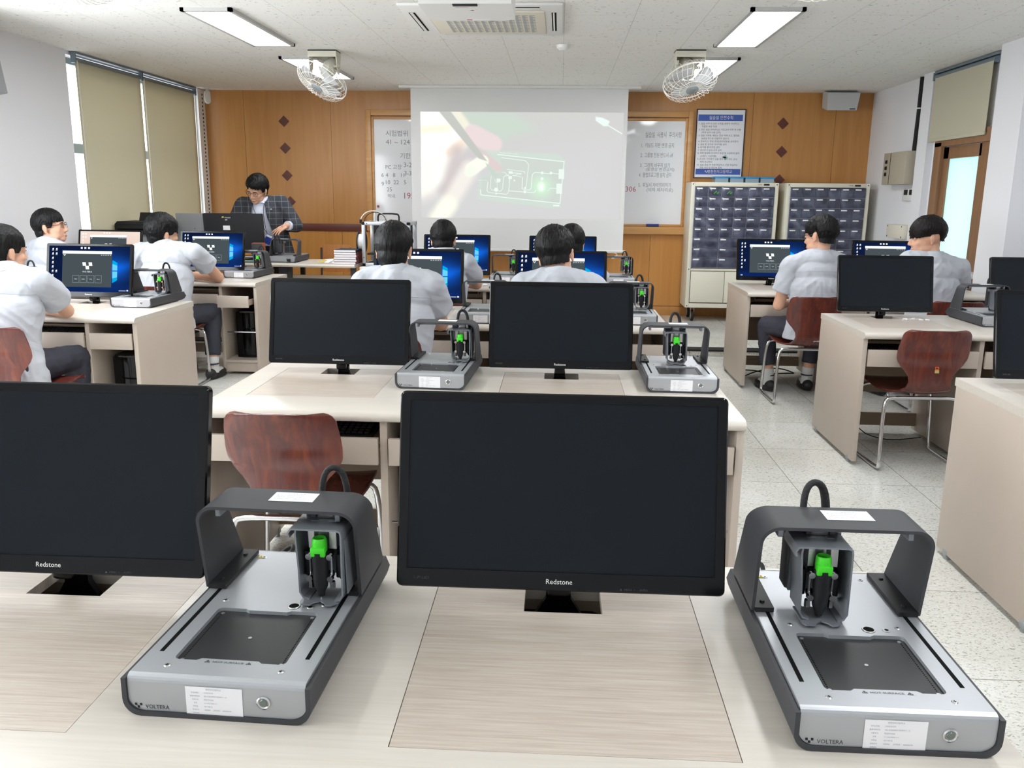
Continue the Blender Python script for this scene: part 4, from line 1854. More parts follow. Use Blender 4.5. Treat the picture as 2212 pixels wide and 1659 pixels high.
    # cable arch behind the bridge
    q = MB()
    q.tube([(.046, .335, .17), (.044, .34, .21), (.05, .345, .236), (.065, .35, .243), (.08, .352, .228), (.086, .352, .18), (.088, .352, .1), (.088, .352, .07)], .0075, 10, sm=2, flat=.7)
    q.build('cable_sleeve', m_sleeve, t, 60)
    # carriage
    H = T(.072, 0, 0)
    q = MB()
    q.M = H
    y0, y1 = .222, .29
    zt2, zb2 = .183, .064
    pl = .0028
    # sheet bracket: top, two cheeks, floor lip
    top_prof = [(-.046, zt2 - .016), (-.0475, zt2 - .008), (-.043, zt2 - .001), (-.036, zt2), (.030, zt2), (.0365, zt2 - .003), (.038, zt2 - .010), (.038, zb2 + .012), (.033, zb2 + .003), (.024, zb2)]
    def sheet(pr, th_, ya, yb_):
        n_ = len(pr)
        vv_ = []
        for i, (x, z) in enumerate(pr):
            a = Vector(pr[max(i - 1, 0)])
            b_ = Vector(pr[min(i + 1, n_ - 1)])
            d = (b_ - a).normalized()
            nn = Vector((d.y, -d.x)) * th_
            vv_ += [(x, ya, z), (x, yb_, z), (x + nn.x, yb_, z + nn.y), (x + nn.x, ya, z + nn.y)]
        ff = []
        for i in range(n_ - 1):
            for k in range(4):
                m_ = (k + 1) % 4
                ff.append([i * 4 + k, (i + 1) * 4 + k, (i + 1) * 4 + m_, i * 4 + m_])
        ff += [[0, 1, 2, 3], [(n_ - 1) * 4 + k for k in (3, 2, 1, 0)]]
        q.add(vv_, ff)
    sheet(top_prof, pl, y0, y1)
    sheet([(-.036, zt2 - .001), (-.0375, zt2 - .012), (-.034, zb2 + .05), (-.0335, zb2 + .012), (-.028, zb2 + .003), (-.018, zb2)][::-1], pl, y0 + .004, y1 - .012)
    sheet([(.040, zt2 - .02), (.0425, zb2 + .01)], .002, y0 + .012, y1 + .004)
    q.box(-.036, .038, y1 - .006, y1, zb2 + .02, zt2)
    # floor lip with a notch under the nozzle
    q.prism([(-.030, y0 - .004), (-.026, y0 - .012), (-.012, y0 - .012), (-.008, y0 - .004), (0, y0 + .002), (.008, y0 - .004), (.013, y0 - .012), (.022, y0 - .010), (.030, y0 - .002), (.034, y1 - .02), (-.03, y1 - .02)], zb2 - .0015, zb2 + .0005)
    q.box(-.02, -.008, y0 + .035, y0 + .043, zt2 - .0005, zt2 + .0008)
    q.box(.008, .02, y0 + .035, y0 + .043, zt2 - .0005, zt2 + .0008)
    ph = q.build('print_head', m_grey, t, 30)
    q = MB()
    q.M = H
    q.box(-.013, .013, .268, .285, zt2 + .0005, top - th - .002, .001)
    q.mi = 1
    q.box(-.022, -.0135, .262, .285, zt2 + .004, top - th - .002, .001)
    q.box(.0135, .022, .262, .285, zt2 + .004, top - th - .002, .001)
    q.box(-.04, .04, .29, .325, zb2 + .02, top - th - .006, .003)
    q.build('carriage_block', [m_steel, m_anth], ph)
    q = MB()
    q.M = H
    q.prism([(-.021, .245), (-.012, .245), (-.007, .252), (.007, .252), (.012, .245), (.023, .245), (.023, .272), (-.021, .272)], zt2 - .040, zt2 - .008)
    q.mi = 1
    q.box(-.022, .024, .25, .275, zt2 - .008, zt2 - .003)
    q.build('clamp_block', [m_steel, m_black], ph)
    q = MB()
    q.M = H @ T(-.001, .236, -.006)
    q.ring([(0, .146), (.0118, .146), (.0118, .162), (.0113, .168), (.0098, .1705), (.0070, .1672), (0, .1672)], 20)
    q.box(-.0116, .0116, -.0135, -.004, .143, .158, .002)
    q.build('ink_cap', m_green, ph)
    q = MB()
    q.M = H @ T(-.001, .236, -.006)
    q.ring([(.0, .074), (.0055, .0742), (.006, .080), (.0108, .090), (.0122, .104), (.0126, .136), (.0142, .142), (.0142, .149), (.0, .1492)], 20)
    q.box(-.018, .018, -.002, .02, .135, .146, .004)
    q.box(-.018, .018, -.002, .02, .099, .110, .004)
    q.box(-.030, -.0185, .012, .034, .10, .142, .003)
    q.box(.020, .031, .012, .034, .098, .138, .003)
    q.tube([(.02, .02, .15), (.028, .03, .13), (.024, .02, .10), (.03, .035, .085)], .004, 8, sm=2)
    q.build('dispenser_body', m_black, ph)
    q = MB()
    q.M = H @ T(-.001, .236, -.006)
    for sx in (-1, 1):
        for z in (.1405, .1045):
            q.cyl((sx * .0165, -.007, z), (sx * .0165, 0, z), .0049, seg=16)
        q.cyl((sx * .0165, .003, .108), (sx * .0165, .003, .137), .0024, seg=10)
        q.cyl((sx * .017, .004, .086), (sx * .017, .004, .097), .0048, seg=6)
    q.cyl((0, 0, .0665), (0, 0, .081), .0006, .0024, 8)
    q.build('guide_pin', m_chrome, ph)
    # mains lead at the back
    q = MB()
    q.box(-.075, -.047, PL - .03, PL - .008, .012, .034, .003)
    q.tube([(-.061, PL - .01, .023), (-.061, PL + .02, .03), (-.06, PL + .04, .04), (-.075, PL + .05, .03), (-.10, PL + .045, .008)], .0042, 8, sm=2)
    q.build('power_lead', m_rubber, t, 60)
    return t


m_button = mat('grey push button', rgb(120, 130, 126), .25, metal=.6)


def move_head(root, dx):
    for ch in kids(root):
        nm = ch.name.split('.')[0]
        if nm in ('print_head',):
            ch.location.x += dx
        if nm in ('cable_sleeve',):
            ch.location.x += dx * .8


# ------------------------------------------------------------------ small office things
def make_keyboard(label):
    t = thing('keyboard', label, 'keyboard', (0, 0, 0), 0, 'black keyboards on the trays')
    q = MB()
    q.prism([(-.075, 0), (.075, 0), (.075, .022), (.06, .026), (-.075, .012)], -.22, .22, M=basis((0, 0, 0), (0, 1, 0), (0, 0, 1), (1, 0, 0)))
    q.build('case', m_black, t)
    q = MB()
    for j in range(5):
        for i in range(20):
            if j == 0 and 5 <= i <= 9 and i > 5:
                continue
            w = .02 * (5 if (j == 0 and i == 5) else 1)
            q.box(-.21 + i * .0212, -.21 + i * .0212 + w - .002, -.062 + j * .0245, -.042 + j * .0245, .0145 + j * .0022, .0215 + j * .0022, .002, 1)
    q.build('key_block', m_rubber, t)
    return t


def make_tower(label):
    t = thing('computer_tower', label, 'computer', (0, 0, 0), 0, 'black computer towers under the desks')
    q = MB()
    q.box(-.085, .085, .03, .40, .0, .37, .006)
    q.build('case', m_black, t)
    q = MB()
    pr = [(-.085, .03), (-.085, .01), (-.06, -.006), (0, -.014), (.06, -.006), (.085, .01), (.085, .03)]
    q.prism(pr, 0, .36)
    q.mi = 1
    A = basis((0, -.0145, 0), (1, 0, 0), (0, 0, 1), (0, -1, 0))
    q.text('Redstone', .008, A @ T(.005, .06, .0012), 'C')
    q.text('Core i5', .004, A @ T(.005, .046, .0012), 'C')
    q.mi = 2
    q.ring([(0, .0), (.06, .0), (.055, .003), (0, .004)], 20, M=T(0, .02, .36) @ Matrix.Diagonal((1, .45, 1, 1)))
    q.build('front_panel', [m_gloss, m_dimlet, m_greybox], t)
    q = MB()
    for k in range(4):
        q.box(-.03 + k * .018, -.018 + k * .018, -.0, .01, .3645, .3665)
    q.build('port', m_chrome, t)
    return t
# ------------------------------------------------------------------ people
V3 = Vector


def head_shapes(q, M, s=1.0):
    """skull, face and ears in a head frame: x right, y forward, z up, origin between the ears"""
    old = q.M
    q.M = M @ Matrix.Scale(s, 4)
    E_ = q.ell
    E_((0, -.015, .025), (.075, .094, .088), seg=20, rings=14)
    E_((0, .024, -.035), (.062, .066, .080), seg=20, rings=14)
    E_((0, .06, -.088), (.030, .026, .022))
    for sx in (-1, 1):
        E_((sx * .040, .018, -.066), (.024, .046, .030))
        E_((sx * .037, .053, -.030), (.021, .025, .025))
        E_((sx * .031, .0765, .0), (.0145, .010, .0085))
        q.cap((sx * .012, .084, .020), (sx * .045, .070, .018), .0105, .009)
        E_((sx * .0105, .096, -.038), (.008, .009, .007))
        Me = RZ(sx * -22) @ RX(-8)
        E_((sx * .0770, -.012, -.012), (.0065, .0165, .028), M=Me)
        E_((sx * .0805, -.021, -.002), (.0055, .008, .019), M=Me)
        E_((sx * .0805, -.012, .012), (.005, .013, .006), M=Me)
        E_((sx * .0775, -.008, -.036), (.0065, .009, .010), M=Me)
    q.cap((0, .084, .008), (0, .102, -.032), .0075, .0112)
    E_((0, .0850, -.0645), (.020, .009, .0055))
    E_((0, .0825, -.0755), (.017, .0095, .006))
    q.M = old


SCALP = (((0, -.015, .025), (.075, .094, .088)), ((0, .024, -.035), (.062, .066, .080)), ((0, -.034, -.10), (.056, .055, .085)), ((0, -.036, -.035), (.066, .064, .066)))


def scalp_r(c, d):
    """distance from c along d to the outside of skull, face and neck"""
    best = .05
    for o, r in SCALP:
        a = V3(((c[i] - o[i]) / r[i] for i in range(3)))
        b_ = V3((d[i] / r[i] for i in range(3)))
        A_, B_, C_ = b_.dot(b_), 2 * a.dot(b_), a.dot(a) - 1
        D_ = B_ * B_ - 4 * A_ * C_
        if D_ > 0:
            best = max(best, (-B_ + math.sqrt(D_)) / (2 * A_))
    return best


def hair_mesh(M, s, fringe=2, side=-3, nape=-50, puff=.018, seed=0, burn=-20, behind=105, fade=.006, sweep=0.0, tuft=.004):
    """cap of hair over the skull; the angles are elevations of the hairline"""
    q = MB()
    c_ = V3((0, -.012, .022))
    NA, NE = 150, 40

    def sm(x):
        x = max(0, min(1, x))
        return x * x * (3 - 2 * x)

    def line(az):
        a = abs((az + 180) % 360 - 180)
        sg = 1 if az < 180 else -1
        front = fringe + sweep * sg * min(1, a / 30) + 2.2 * math.sin(az * .5 + seed) + 1.4 * math.sin(az * 1.3 + seed * 2)
        l_ = front
        l_ = l_ + (burn - l_) * sm((a - 48) / 14)
        l_ = l_ + (side - l_) * sm((a - 78) / 10)
        l_ = l_ + (nape - l_) * sm((a - behind + 8) / 18)
        return l_ + 1.5 * noise.noise(V3((az * .12, seed, 5)))
    Ms = M @ Matrix.Scale(s, 4)

    def fn(u, v):
        az = 360 * u
        a = abs((az + 180) % 360 - 180)
        frontness = 1 - sm((a - 40) / 25)
        lo = line(az) + 1.2 * noise.noise(V3((az * .35, seed, 0)))
        if v >= .999:
            el, tuck = lo - .5, True
        else:
            t_ = v / (1 - 1 / (NE - 1))
            el, tuck = 90 + (lo - 90) * t_, False
        e_, a_ = R(el), R(az)
        d = V3((math.sin(a_) * math.cos(e_), math.cos(a_) * math.cos(e_), math.sin(e_)))
        r = scalp_r(c_, d)
        rem = (el - lo) / max(20, 90 - lo)               # 0 at the hairline, 1 at the crown
        thick = puff * (.75 + .35 * max(0, d.z))
        end = fade + (thick * .8 - fade) * frontness
        th = end + (thick - end) * sm(rem / .38)
        th += tuft * (.6 * noise.noise(V3((d.x * 6, d.y * 6, d.z * 6 + seed))) + .8 * noise.noise(V3((d.x * 26 + 2 * noise.noise(V3((d.z * 5, seed, d.y * 5))), d.y * 26, d.z * 7 + seed)))) * sm(rem / .3 + .2)
        th += .0022 * noise.noise(V3((az * .33 + 3 * v, v * 2.2, seed))) * (1 - .6 * max(0, d.z))
        if tuck:
            th = -.006
        return Ms @ (d * (r + th) + c_)
    q.grid(fn, NA, NE, cu=True)
    return q


def fingers(q, w, d, up, curl, s=1.0, side=1, splay=.06):
    """hand at wrist w pointing along d, back of the hand towards up; thumb on the given side (+1 / -1 along d x up)"""
    d = V3(d).normalized()
    up = V3(up)
    up = (up - d * up.dot(d)).normalized()
    sd = d.cross(up) * side
    w = V3(w)
    q.cap(w, w + d * .03 * s, .024 * s, .026 * s)
    for k in range(4):
        q.cap(w + d * .025 * s + sd * (.024 - .016 * k) * s, w + d * .083 * s + sd * (.029 - .0195 * k) * s, .0125 * s, .011 * s, 10)
    ln = (.068, .077, .072, .056)
    for k in range(4):
        b_ = w + d * .085 * s + sd * (.030 - .0205 * k) * s
        d0 = d
        d = (d + sd * (1.4 - k) * splay).normalized()
        l_ = ln[k] * s
        a = curl * (1 + .12 * k)
        p1 = b_ + (d * math.cos(a * .5) - up * math.sin(a * .5)) * l_ * .46
        p2 = p1 + (d * math.cos(a * 1.2) - up * math.sin(a * 1.2)) * l_ * .32
        p3 = p2 + (d * math.cos(a * 1.7) - up * math.sin(a * 1.7)) * l_ * .22
        q.cap(b_, p1, .0090 * s, .0082 * s, 10)
        q.cap(p1, p2, .0082 * s, .0075 * s, 10)
        q.cap(p2, p3, .0075 * s, .0065 * s, 10)
        d = d0
    b_ = w + d * .022 * s + sd * .026 * s
    p1 = b_ + (d * .7 + sd * .6 - up * .25).normalized() * .042 * s
    p2 = p1 + (d * .9 + sd * .2 - up * .25).normalized() * .032 * s
    q.cap(b_, p1, .013 * s, .0105 * s, 10)
    q.cap(p1, p2, .0105 * s, .008 * s, 10)


def fold(me, amp, f1=9.0, seed=0.0, keep=None):
    """cloth folds: move vertices along their normals"""
    nv = len(me.vertices)
    no = np.empty(nv * 3, np.float32)
    me.vertices.foreach_get('normal', no)
    co = np.empty(nv * 3, np.float32)
    me.vertices.foreach_get('co', co)
    for i in range(nv):
        p = V3(co[3 * i:3 * i + 3])
        w1 = noise.noise(V3((p.x * 6 + seed, p.y * 6, p.z * 5)))
        wp = noise.noise(V3((p.x * 3.5 + seed, p.z * 3.5, p.y * 3.5))) * 1.3
        w2 = 1 - abs(noise.noise(V3((p.x * 5 + wp, p.y * 6 + seed, p.z * 13 + p.x * 14 * (1 if p.x > 0 else -1) + wp)))) * 3.0
        w3 = 1 - abs(noise.noise(V3((p.x * 16 + wp * 2, p.y * 12, p.z * 9 - seed)))) * 3.0
        co[3 * i:3 * i + 3] += no[3 * i:3 * i + 3] * (amp * (.8 * w1 + .42 * max(-.5, w2) + .26 * max(-.5, w3)))
    me.vertices.foreach_set('co', co)
    me.update()


def eyeglasses(t, M, s, round_=True):
    q = MB()
    q.M = M @ Matrix.Scale(s, 4)
    for sx in (-1, 1):
        pts = [(sx * .034 + .022 * math.cos(a), .096 - .006 * abs(math.cos(a)), .002 + .019 * math.sin(a)) for a in [2 * PI * k / 24 for k in range(24)]]
        q.tube(pts, .0013, 6, closed=True)
        q.tube([(sx * .056, .092, .006), (sx * .072, .075, .008), (sx * .083, .02, .006), (sx * .083, -.012, .004), (sx * .080, -.03, -.016)], .0014, 6)
    q.tube([(-.012, .097, .005), (0, .1, .008), (.012, .097, .005)], .0013, 6)
    return q.build('eyeglasses', m_specs, t)


def eyes(t, M, s):
    q = MB()
    q.M = M @ Matrix.Scale(s, 4)
    for sx in (-1, 1):
        q.mi = 0
        q.ell((sx * .031, .0835, -.001), (.0105, .0045, .0042), seg=12, rings=8)
        q.mi = 1
        q.ell((sx * .031, .0870, -.001), (.0048, .0022, .0042), seg=10, rings=8)
        q.tube([(sx * .018, .0865, .004), (sx * .031, .0890, .0065), (sx * .043, .083, .004)], .0012, 6, sm=1)
        q.tube([(sx * .014, .094, .019), (sx * .030, .092, .0235), (sx * .046, .081, .0195)], .0026, 6, sm=1, flat=.8)
    q.mi = 2
    q.ell((0, .0888, -.0705), (.0175, .0052, .0050), seg=12, rings=8)
    return q.build('facial_features', [m_eyew, m_eye, m_lip], t)


def person(label, loc, rz, P, group='students in white shirts'):
    """local frame: +y is where the chest faces, origin on the floor under the hips"""
    t = thing('person', label, 'person', loc, rz, group)
    seed = P.get('seed', 1)
    hs = P.get('hs', 1.04)
    hip, neck = V3(P['hip']), V3(P['neck'])
    hc = V3(P['head'])
    y_, p_, r_ = P.get('look', (0, 0, 0))          # yaw right +, pitch down +, roll
    HM = T(*hc) @ RZ(-y_) @ RX(-p_) @ RY(r_)
    chest = V3(P['chest'])
    waist = V3(P.get('waist', hip.lerp(chest, .45)))
    sh = [V3(P['shL']), V3(P['shR'])]
    el_ = [V3(P['elL']), V3(P['elR'])]
    wr = [V3(P['wrL']), V3(P['wrR'])]
    kn = [V3(P['knL']), V3(P['knR'])]
    an = [V3(P['anL']), V3(P['anR'])]
    big = P.get('big', 1.0)
    # ---- body
    q = MB()
    head_shapes(q, HM, hs)
    nb = HM @ V3((0, -.028, -.055))
    q.cap(neck + V3((0, -.005, -.02)), nb, .055 * big, .052)
    q.cap(neck + V3((0, .01, -.02)), HM @ V3((0, .0, -.07)), .048, .045)
    q.ell(hip + V3((0, 0, .02)), (.135, .10, .09))
    q.ell(waist, (.12, .085, .12))
    q.ell(chest, (.135, .09, .13))
    q.cap(sh[0], sh[1], .042)
    q.cap(neck + V3((0, -.01, -.03)), (sh[0] + sh[1]) / 2, .06, .07)
    for k in (0, 1):
        q.cap(sh[k], el_[k], .046 * big, .040 * big)
        q.cap(el_[k], wr[k], .041 * big, .028 * big)
        d = (wr[k] - el_[k]).normalized()
        fingers(q, wr[k], P.get('hd' + 'LR'[k], d), P.get('hu' + 'LR'[k], (0, 0, 1)), P.get('curl', .5), 1.0, (1 if k == 0 else -1) * P.get('thumb', 1), P.get('splay', .06))
        hp = hip + V3(((-.09, .09)[k], 0, .0))
        q.cap(hp, kn[k], .07, .052)
        q.cap(kn[k], an[k], .05, .036)
        fd = V3(P.get('foot' + 'LR'[k], (0, 1, 0))).normalized()
        q.cap(an[k] + V3((0, 0, -.045)) - fd * .02, an[k] + fd * .12 + V3((0, 0, .040 - an[k].z)), .032, .026)
    body = link('body', fuse(q, P.get('vox', .005), 4), m_skin, t)
    # ---- hair
    h = P.get('hair', {})
    hm = hair_mesh(HM, hs, seed=seed, **h)
    hm.build('hair', P.get('hairm', m_hair), t, 80)
    eyes(t, HM, hs)
    if P.get('glasses'):
        eyeglasses(t, HM, hs)
    # ---- shirt
    q = MB()
    bx = P.get('bx', 1.0)
    lean = (chest - hip)
    hem = P.get('hem', .0)
    low = hip + V3((0, .0, -.05 + hem))
    q.ecyl(low, waist + V3((0, 0, .0)), P.get('hemr', (.205, .152)), (.165 * bx, .118))
    q.ecyl(waist, chest, (.163 * bx, .117), (.178 * bx, .125))
    q.ell(waist, (.166 * bx, .122, .10), seg=24, rings=14)
    q.ell(chest, (.180 * bx, .126, .14), seg=24, rings=14)
    top = (sh[0] + sh[1]) / 2
    q.ell(chest.lerp(top, .65), (.165 * bx, .108, .11), seg=24, rings=14)
    q.cap(sh[0], sh[1], .062)
    for k in (0, 1):
        q.cap(neck + V3((0, -.008, -.012)), sh[k] + V3((0, 0, .010)), .064, .054)
        q.cap(neck + V3((0, -.02, -.03)), sh[k].lerp(neck, .4), .07, .06)
        sl = P.get('sleeve', .78) - .2
        e_ = sh[k].lerp(el_[k], sl)
        q.cap(sh[k], sh[k].lerp(e_, .3), .064, .066)
        q.cyl(sh[k], e_, .063 * big, P.get('flare', .078) * big, seg=24)
    q.ell(neck + V3((0, 0, -.03)), (.072, .07, .03))
    me = fuse(q, .0065, 3)
    fold(me, P.get('fold', .0105), 8.0, seed * 3.7)
    shirt_m = P.get('shirt', m_shirt)
    shirt = link('shirt', me, shirt_m, t)
    # collar
    q = MB()
    nd = (nb - neck).normalized()
    q.M = T(*(neck + V3((0, 0, -.004)))) @ frame_to(nd.lerp(V3((0, 0, 1)), .4)) @ RX(P.get('collar_tilt', -6))
    q.ring([(.084, -.022), (.080, -.004), (.074, .022), (.069, .034), (.064, .036), (.061, .030), (.066, -.01)], 32, closed=False)
    q.build('collar', shirt_m, shirt, 60)
    # yoke seam across the back
    if P.get('yoke'):
        q = MB()
        z = P['yoke']
        pts = []
        bvh = mathutils_bvh(shirt)
        for k in range(33):
            x = -.165 * bx + .33 * bx * k / 32
            hit = bvh.ray_cast(V3((x, -1, z - .012 * (x / .165) ** 2)), V3((0, 1, 0)))
            if hit[0]:
                pts.append(hit[0] + hit[1] * .0006)
        if len(pts) > 4:
            q.tube(pts, .0014, 5)
            q.build('yoke_seam', m_seamcloth, shirt)
    # ---- trousers
    q = MB()
    q.ell(hip + V3((0, 0, .0)), (.165, .12, .10), seg=24, rings=14)
    q.ecyl(hip + V3((0, .0, -.02)), hip + V3((0, .0, .07)), (.163, .118), (.15, .108))
    for k in (0, 1):
        hp = hip + V3(((-.085, .085)[k], 0, -.005))
        q.cap(hp, kn[k], .094, .068)
        q.cap(kn[k], kn[k].lerp(an[k], .2), .068, .066)
        cuff = kn[k].lerp(an[k], P.get('cuff', .86))
        q.cyl(kn[k], cuff, .067, .055, seg=18)
    me = fuse(q, .0075, 3)
    fold(me, .006, 7.0, seed * 1.9)
    tr = link('trousers', me, P.get('pants', m_pants), t)
    # ---- socks and shoes
    for k in (0, 1):
        fd = V3(P.get('foot' + 'LR'[k], (0, 1, 0))).normalized()
        a = an[k]
        q = MB()
        q.cyl((a.x, a.y, .045), a + (kn[k] - a).normalized() * .07, .0425, .044, seg=16)
        q.cap(V3((a.x, a.y, .062)), V3((a.x, a.y, .046)) + fd * .10, .040, .032)
        q.mi = 1
        q.cyl(a + V3((0, 0, .012)), a + V3((0, 0, .021)), .0445, .0445, seg=16)
        q.build('sock', [m_sock, m_strap], t)
        q = MB()
        F = basis((a.x, a.y, 0), (fd.y, -fd.x, 0), (fd.x, fd.y, 0), (0, 0, 1))
        q.M = F
        q.ell((0, .05, .036), (.046, .135, .034), seg=18, rings=10)
        q.ell((0, -.04, .042), (.040, .05, .042), seg=18, rings=10)
        q.ell((0, .05, .012), (.048, .14, .012), seg=18, rings=8)
        me = fuse(q, .006, 2)
        link('shoe', me, m_shoe, t)
    return t, HM


m_seamcloth = mat('shirt seam thread', rgb(176, 178, 188), .9)


def mathutils_bvh(o):
    from mathutils.bvhtree import BVHTree
    me = o.data
    return BVHTree.FromPolygons([v.co for v in me.vertices], [list(p.vertices) for p in me.polygons])


def seated(**k):
    """typing pose on a chair with a seat at .42; overridden by keywords"""
    P = dict(hip=(0, 0, .515), chest=(0, .055, .80), neck=(0, .085, 1.03), head=(0, .125, 1.145), look=(0, 8, 0),
             shL=(-.165, .07, .955), shR=(.165, .07, .955), elL=(-.25, .16, .76), elR=(.25, .16, .76), wrL=(-.14, .37, .765), wrR=(.14, .37, .765),
             knL=(-.12, .42, .50), knR=(.12, .42, .50), anL=(-.12, .38, .10), anR=(.12, .38, .10), hem=-.02)
    P.update(k)
    return P
# ------------------------------------------------------------------ furniture in its rows
XC, XLF = -1.168, -4.085
F1, F2, F3, F4 = .75, 2.62, 4.52, 6.40
desks = [
    ('long beige double computer desk nearest the camera, carrying two printers', XC, F1),
    ('beige double computer desk with empty red brown chair and two switched-off monitors', XC, F2),
    ('beige double computer desk of the middle aisle where a broad student sits by lit monitor', XC, F3),
    ('beige double computer desk of the middle aisle nearest the projection screen', XC, F4),
    ('beige double computer desk by the windows with open side panel toward the aisle', XLF, 4.54),
    ('beige double computer desk by the windows nearest the teacher, one drawer pulled out', XLF - .0, 6.45),
    ('beige double computer desk on the door side cut by the picture edge, nearest there', 1.57, 2.61),
    ('beige double computer desk on the door side with empty red brown chair', 1.60, 4.50),
    ('beige double computer desk on the door side before the drawer cabinets', 1.39, 6.36),
]
d0 = make_desk(desks[0][0])
d0.location = (desks[0][1], desks[0][2], 0)
desk_obj = [d0]
for lb, x, y in desks[1:]:
    desk_obj.append(dup(d0, (x, y, 0), 0, lb))
# the pulled out drawer
for ch in kids(desk_obj[5]):
    if ch.name.startswith('drawer') and ch.matrix_local.translation.x >= 0 and max(v[0] for v in [c for c in ch.bound_box]) > UNIT + .3:
        ch.location.y = -.10

# monitors
MY = .63
off = make_monitor('big switched-off black monitor in the middle front, over the near desk', None)
mons = [
    ('off', -.862, F1 + MY, 'big switched-off black monitor cut by the picture edge, over the near desk', 0),
    ('off', -.838, F2 + MY, 'switched-off black monitor behind the empty chair of the second row', 0),
    ('off', .012, F2 + MY, 'switched-off black monitor between two printers in the second row', 0),
    ('off', 1.90, 4.50 + MY, 'switched-off black monitor on the desk with the empty chair, door side', 0),
    ('off', 2.765, 4.50 + MY, 'switched-off black monitor behind a printer near the white pilaster', 0),
    ('off', 1.885, 2.61 + MY, 'switched-off black monitor at the picture edge, on the nearest door side desk', 0),
    ('lit', .012, F3 + MY, 'lit blue monitor before the student with short cropped nape', 0),
    ('lit', -.842, F3 + MY, 'lit blue monitor beside the broad student, showing blue wallpaper with a window logo', 0),
    ('lit', -.832, F4 + MY, 'lit blue monitor in the middle, near the projection screen, student in front', 0),
    ('lit', .028, F4 + MY, 'lit blue monitor half hidden behind two heads below projection screen', 0),
    ('lit', -2.885, 4.54 + MY, 'lit blue monitor with grey start window on the window side, nearest there', 0),
    ('lit', -2.873, 6.45 + MY - .03, 'lit blue monitor below the black monitor back, leaning student before it', 0),
    ('pink', -3.745, 6.45 + MY - .03, 'lit monitor with pale pink wallpaper on the window side', 0),
    ('lit', 1.680, 6.36 + MY - .03, 'lit blue monitor before the drawer cabinets, seen beside student with glasses', 0),
    ('lit', 2.575, 6.36 + MY - .03, 'lit blue monitor before the student with bowl haircut', 0),
]
off.location = (.012, F1 + MY, DH)
lit = pink = None
for kind, x, y, lb, rz in mons:
    if kind == 'off':
        dup(off, (x, y, DH), rz, lb)
    elif kind == 'lit':
        if lit is None:
            lit = make_monitor(lb, 'lit')
            lit.location = (x, y, DH)
        else:
            dup(lit, (x, y, DH), rz, lb)
    else:
        pink = make_monitor(lb, 'pink')
        pink.location = (x, y, DH)

# printers
p0 = make_printer('silver and black circuit printer between the two nearest monitors')
p0.location = (-.4395, .989, DH)
p0.rotation_euler = (0, 0, R(-2.0))
prs = [
    (.438, .979, 0, -.105, 'silver and black circuit printer on the near desk corner by the aisle'),
    (-.450, 2.968, -2.5, 0, 'silver and black circuit printer between the two dark monitors of the second row'),
    (.448, 3.0, 0, -.068, 'silver and black circuit printer at the aisle end of the second row desk'),
    (-.415, 4.575, 0, .0, 'circuit printer partly behind the second row monitor, beside the broad student'),
    (.410, 4.62, 0, -.012, 'circuit printer peeking past the second row monitor, aisle end of third desk'),
    (-.42, 6.76, 0, -.02, 'small distant circuit printer between the lit monitors near the projection screen'),
    (.470, 6.74, 0, 0, 'small distant circuit printer below the whiteboard, aisle end of the farthest desk'),
    (-2.545, 4.955, -2, .0, 'circuit printer on the window side desk end, before the leaning student'),
    (-3.425, 4.97, 0, 0, 'circuit printer mostly hidden behind the head of the student at the picture edge'),
    (-2.575, 6.80, -2, .0, 'circuit printer on the far window side desk end, before the teacher'),
    (2.45, 4.80, 0, .0, 'circuit printer on the door side desk, its black side toward the aisle'),
    (2.13, 6.72, 0, .0, 'circuit printer hidden behind the student with glasses, only arch showing'),
    (-2.52, 8.165, 180, .0, 'circuit printer on teacher desk, seen from behind with its lead plugged in'),
]
for x, y, rz, dx, lb in prs:
    z = DH if rz < 90 else .78
    o = dup(p0, (x, y, z), rz, lb)
    if dx:
        move_head(o, dx)

# chairs
c0 = make_chair('empty red brown plywood chair at the second row desk, nearest the camera')
c0.location = (-.835, 2.69, 0)
for x, y, rz, lb in [
    (1.925, 4.64, 2, 'empty red brown plywood chair with small orange and yellow stickers on its back'),
    (1.735, 6.08, 0, 'red brown plywood chair under the student with glasses, chrome leg showing'),
    (-2.745, 4.17, 0, 'red brown plywood chair under the student at the picture edge, window side'),
    (-2.86, 6.06, 0, 'red brown plywood chair under the leaning student on the window side'),
    (-.80, 4.07, 0, 'red brown plywood chair under the broad student, corner seen behind a printer'),
    (-.80, 5.96, 0, 'red brown plywood chair under the middle student near the projection screen'),
    (.0, 4.07, 0, 'red brown plywood chair hidden under the student with short cropped nape'),
    (.04, 5.98, 0, 'red brown plywood chair hidden under the student half covered by another head'),
    (2.60, 5.93, 0, 'dark red brown plywood chair under the student with bowl haircut'),
    (-3.72, 6.0, 0, 'red brown plywood chair hidden under the window side student with round glasses'),
]:
    o = dup(c0, (x, y, 0), rz, lb)
    if 'stickers' in lb:
        q = MB()
        A = basis((.02, -.212, .555), (1, 0, 0), (0, .12, .99), (0, -1, 0))
        q.ribbon([(-.008, 0), (.008, 0), (.008, .011), (-.008, .011)], .004, A, closed=True)
        q.mi = 1
        q.rect(-.011, .011, -.02, -.004, A)
        q.build('back_sticker', [m_orange, m_olive], o, smooth=False)

